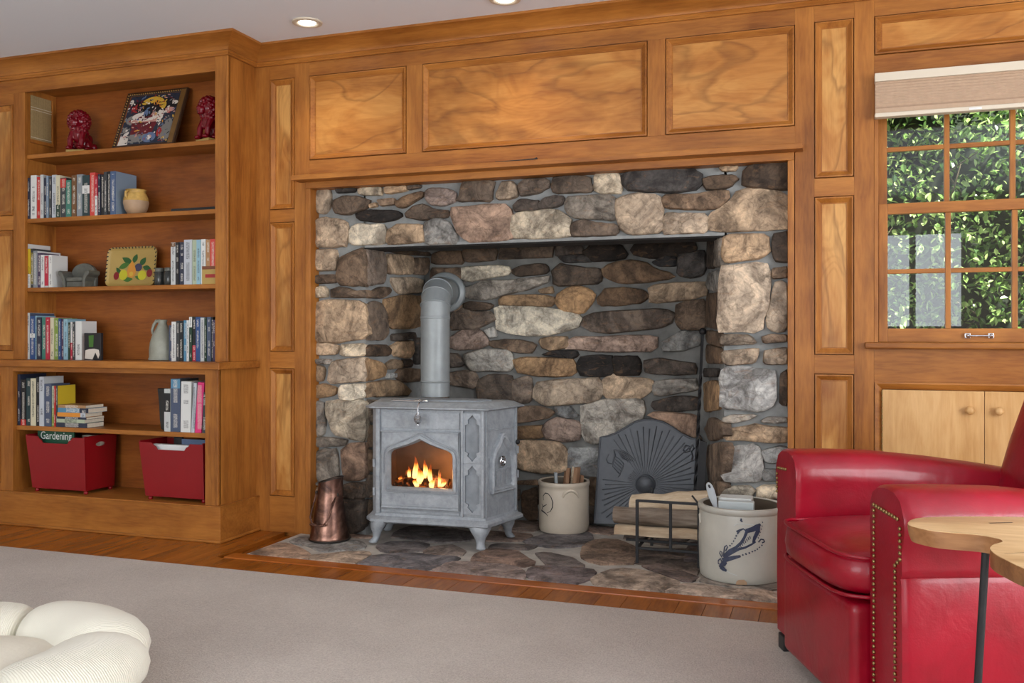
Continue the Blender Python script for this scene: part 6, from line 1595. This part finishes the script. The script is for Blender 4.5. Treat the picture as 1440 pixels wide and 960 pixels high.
for i_, (nm, mt, pts_) in enumerate((('painted_leaf', 'p_green', lf_(.40, .66, .26, .055, -.5)), ('painted_leaf', 'p_green', lf_(.55, .70, .20, .05, 1.2)), ('painted_leaf', 'p_green', lf_(.71, .62, .20, .055, 1.0)), ('painted_leaf', 'p_leaf', lf_(.34, .53, .24, .055, .4)), ('painted_leaf', 'p_green', lf_(.24, .40, .18, .04, -.9)), ('painted_leaf', 'p_green', lf_(.80, .46, .18, .05, -.3)), ('painted_leaf', 'p_leaf', lf_(.44, .18, .2, .045, .1)), ('painted_leaf', 'p_leaf', lf_(.66, .22, .18, .04, -.3)), ('painted_plum', 'p_plum', ell(.63, .48, .075, .10)), ('painted_cherry', 'p_cherry', ell(.20, .28, .055, .10)), ('painted_cherry', 'p_cherry', ell(.86, .33, .055, .10)), ('painted_apple', 'p_lime', ell(.34, .30, .085, .13)), ('painted_apple', 'p_lime', ell(.72, .28, .085, .12)), ('painted_pear', 'p_orange', [(.50 + .09 * math.cos(q_) * (1 if math.sin(q_) < 0 else 1 - .55 * math.sin(q_)), .40 + .20 * math.sin(q_) * (1.25 if math.sin(q_) > 0 else .9)) for q_ in [2 * PI * i / 22 for i in range(22)]]), ('painted_highlight', 'p_yellow', ell(.50, .32, .04, .06)))): fruit(nm, mt, pts_, .0001 * i_)
# two small dark jars by the tray
for (x0, x1, tp_), lab, y_ in (((662, 770, 395), 'short dark glass jar touching the fruit tray', 3.82), ((775, 884, 392), 'short dark glass jar touching the white and brown book', 3.80)):
    a, b_ = PY(135 + x0 / 8.47, 390, y_), PY(135 + x1 / 8.47, 390, y_); r_ = (b_.x - a.x) / 2; h = PY(214, 330 + tp_ / 8.47, y_).z - Z3; cx = (a.x + b_.x) / 2
    j_ = thing('dark_jar', (cx, y_ + r_, Z3), 0, lab, 'jar'); m = MB(); m.lathe([(r_ * .9, 0), (r_ * .98, .004), (r_ * .98, h * .72), (r_ * .8, h * .80)], (cx, y_ + r_, Z3), 24); m.build('jar_body', 'darkglass' if 'darkglass' in M else plain('darkglass', lin(52, 54, 52), .15).m.name, j_, smooth=40)
    m = MB(); m.lathe([(r_ * .82, h * .80), (r_ * .86, h * .82), (r_ * .86, h * .97), (r_ * .8, h)], (cx, y_ + r_, Z3), 24); m.build('jar_lid', 'pewter', j_, smooth=40)
# small wooden box in front of the coral book
a, b_ = PY(284, 400, 3.777), PY(303.5, 400, 3.777)
wbx = thing('wooden_box', ((a.x + b_.x) / 2, 3.782, Z3), 0, 'small tan wooden box in front of the coral red book', 'box'); h = PY(292, 374, 3.777).z - Z3
bx('box_body', 'tray_tan', (a.x, -2.842, 3.7765, 3.7885, Z3, Z3 + h * .82), wbx); bx('box_lid', 'brown_board' if 'brown_board' in M else plain('brown_board', lin(120, 70, 44), .6).m.name, (a.x, -2.842, 3.7765, 3.7885, Z3 + h * .82, Z3 + h), wbx)
m = MB(); m.box(a.x + .02, -2.85, 3.7759, 3.7767, Z3 + h * .35, Z3 + h * .55); m.build('red_mark', 'p_red', wbx)
# dark box with a cow-like white patch
a, b_ = PY(121, 500, 3.785), PY(144.5, 500, 3.785); h = PY(132, 468, 3.785).z - Z4
cb_ = thing('picture_box', ((a.x + b_.x) / 2, 3.8, Z4), 0, 'small dark green box with white patch before the white book', 'box')
bx('box_body', 'p_black', (a.x, b_.x, 3.772, 3.7885, Z4, Z4 + h), cb_, bevel=.002)
m = MB(); w = b_.x - a.x; m.add([(a.x + w * u, 3.7714, Z4 + h * v) for u, v in ((.05, .05), (.5, .02), (.68, .28), (.85, .05), (.93, .2), (.88, .38), (.6, .42), (.3, .40), (.08, .36))], [tuple(range(9))]); m.build('white_patch', 'p_white', cb_)
m = MB(); m.add([(a.x + w * u, 3.7714, Z4 + h * v) for u, v in ((.3, .48), (.55, .48), (.58, .92), (.28, .9))], [(0, 1, 2, 3)]); m.build('green_patch', 'p_leaf', cb_)
# stoneware jug, narrow mouthed, with strap handle
c_ = PY(219.5, 500, 3.80); jug = thing('stoneware_jug', (c_.x, 3.85, Z4), 0, 'grey-green stoneware jug with looped handle beside the slate blue book', 'jug')
JX = c_.x - .002
m = MB(); m.lathe([(.060, 0), (.069, .004), (.069, .010), (.065, .016), (.065, .06), (.061, .09), (.051, .125), (.036, .155), (.026, .176), (.020, .188), (.022, .200), (.024, .206), (.018, .207), (.012, .19)], (JX, 3.85, Z4), 36); m.build('body', 'stoneware', jug, smooth=50)
m = MB(); m.tube([(JX - .012, 3.842, Z4 + .200), (JX - .030, 3.840, Z4 + .200), (JX - .044, 3.838, Z4 + .182), (JX - .052, 3.836, Z4 + .155), (JX - .050, 3.838, Z4 + .132)], [.011, .009, .008, .007, .006], 10); m.build('handle', 'stoneware', jug, smooth=60)

# ------------------------------------------------------------------ red bins on the case floor
def bin_(cl, cr, y, dep, pt_, pl_, pr_, label, grp, slope=.10):
    """cl/cr px of the lower front corners, pl/pr px of the upper ones"""
    xa, xb = PY(cl, 680, y).x, PY(cr, 680, y).x; xA, xB = PY(pl_, 640, y).x, PY(pr_, 640, y).x; ht = PY((cl + cr) / 2, pt_, y).z
    z0 = Z6 + .022; b = thing('storage_bin', ((xa + xb) / 2, y + dep / 2, Z6), 0, label, 'storage bin', 'red bins on the bookcase floor')
    dyt = .012; th = .007
    def front(yf, yt, name):
        w = xB - xA; notch = [(1.0, ht), (.80, ht), (.775, ht - .012), (.74, ht - .018), (.71, ht - .034), (.29, ht - .034), (.26, ht - .018), (.225, ht - .012), (.20, ht), (.0, ht)]
        pts_ = [(xa, z0), (xb, z0)] + [(xA + w * u, z_) for u, z_ in notch]
        q = lambda x_, z_, d: (x_, yf + (yt - yf) * (z_ - z0) / (ht - z0) + d, z_)
        m = MB(); m.loft([[q(x_, z_, 0) for x_, z_ in pts_], [q(x_, z_, th) for x_, z_ in pts_]]); return m.build(name, 'red_paint', b, bevel=.0012)
    front(y, y - dyt, 'front_board'); front(y + dep - th, y + dep + dyt - th, 'back_board')
    for xl, xt, sg in ((xa, xA, -1), (xb, xB, 1)):
        # end board with a hand hole: ring of quads round the oval
        O = [(y + .003, z0), (y + dep - .003, z0), (y + dep + dyt - .003, ht + .006), (y - dyt + .003, ht + .006)]; cy_ = y + dep / 2; cz_ = ht - .040
        I = [(cy_ + .034 * math.cos(q_), cz_ + .0115 * math.sin(q_)) for q_ in [2 * PI * i / 20 for i in range(20)]]
        ro, ri = rings_between(O, I, (cy_, cz_), 28)
        X = lambda z_, d: xl + (xt - xl) * (z_ - z0) / (ht - z0) - sg * d
        m = MB(); m.loft([[(X(v, 0), u, v) for u, v in ri], [(X(v, 0), u, v) for u, v in ro], [(X(v, th), u, v) for u, v in ro], [(X(v, th), u, v) for u, v in ri], [(X(v, 0), u, v) for u, v in ri]], False, False); m.build('end_board', 'red_paint', b)
    bx('bottom_board', 'red_paint', (xa + .003, xb - .003, y + .004, y + dep - .004, z0, z0 + .008), b)
    for x_ in (xa + .020, xb - .012):
        for y_ in (y + .014, y + dep - .018): m = MB(); m.ball((x_, y_, Z6 + .0115), .0115, 12, 8); m.build('ball_foot', 'red_paint', b, smooth=80)
    return xa, xb, xA, xB, ht, z0
YBN = 3.712
xa, xb, xA, xB, ht, z0 = bin_(45.5, 120.5, YBN, .20, 614, 38.5, 121, 'red wooden bin holding a gardening magazine under the paperback pile', 0)
X2 = bin_(204.5, 287, YBN, .18, 623, 197.5, 287.5, 'red wooden bin filled with white papers under the pink book', 0)
def sheet(name, x0, x1, y, z0_, z1_, mat, lab, cat, th=.006, lean=.0):
    m = MB(); m.add([(x0, y, z0_), (x1, y, z0_), (x1, y + lean, z1_), (x0, y + lean, z1_), (x0, y + th, z0_), (x1, y + th, z0_), (x1, y + lean + th, z1_), (x0, y + lean + th, z1_)], [(0, 1, 2, 3), (4, 7, 6, 5), (0, 4, 5, 1), (2, 6, 7, 3), (1, 5, 6, 2), (0, 3, 7, 4)]); o = m.build(name, mat, None); return tag(o, lab, cat)
# gardening magazine: the masthead shows over the notch of the bin
gy = YBN + .028; g0, g1 = PY(53, 620, gy).x, PY(104, 620, gy).x; gz1 = PY(78, 603.5, gy).z
mag = thing('magazine', ((g0 + g1) / 2, gy, z0 + .009), 0, 'dark green magazine titled Gardening standing in the red bin', 'magazine')
m = MB(); m.box(g0, g1, gy, gy + .006, z0 + .009, gz1); m.build('cover', 'p_mag', mag)
fc = bpy.data.curves.new('masthead_text', 'FONT'); fc.body = 'Gardening'; fc.size = .038; fc.align_x = 'LEFT'
fo = bpy.data.objects.new('tmp_text', fc); COL.objects.link(fo); dg = bpy.context.evaluated_depsgraph_get(); tm = bpy.data.meshes.new_from_object(fo.evaluated_get(dg)); bpy.data.objects.remove(fo)
wid = max(v_.co.x for v_ in tm.vertices) or 1; sc_t = (g1 - g0) * .86 / wid
for v_ in tm.vertices: v_.co = Vector((v_.co.x * sc_t, 0, v_.co.y * sc_t * 1.15))
tm.materials.clear(); tm.materials.append(M['paper_white']); to = bpy.data.objects.new('masthead', tm); COL.objects.link(to); to.location = (g0 + (g1 - g0) * .08, gy - .0006, gz1 - .052); to.parent = mag; to.matrix_parent_inverse = wm(mag).inverted()
sheet('magazine', g0 - .006, g0 + .016, gy + .012, z0 + .009, gz1 - .004, 'paper_white', 'white magazine behind the gardening magazine in the red bin', 'magazine', lean=.02)
sheet('folded_paper', xB - .14, xB - .02, YBN + .12, z0 + .009, ht - .002, 'pages', 'cream papers at the far end of the gardening bin', 'paper', th=.03)
a, b_ = PY(213, 640, YBN + .02).x, PY(277, 640, YBN + .02).x
sheet('folded_paper', a, b_, YBN + .02, z0 + .009, X2[4] - .012, 'paper_white', 'stack of white papers in the red bin under the pink book', 'paper', th=.03)
sheet('folder', (a + b_) / 2 + .002, b_ + .005, YBN + .075, z0 + .009, X2[4] + .012, 'p_blue', 'grey-blue folder behind the white papers in a red bin', 'folder', th=.012)
sheet('folder', (a + b_) / 2 - .05, (a + b_) / 2, YBN + .08, z0 + .009, X2[4] + .022, 'p_black', 'dark folder behind the white papers in a red bin', 'folder', th=.012)
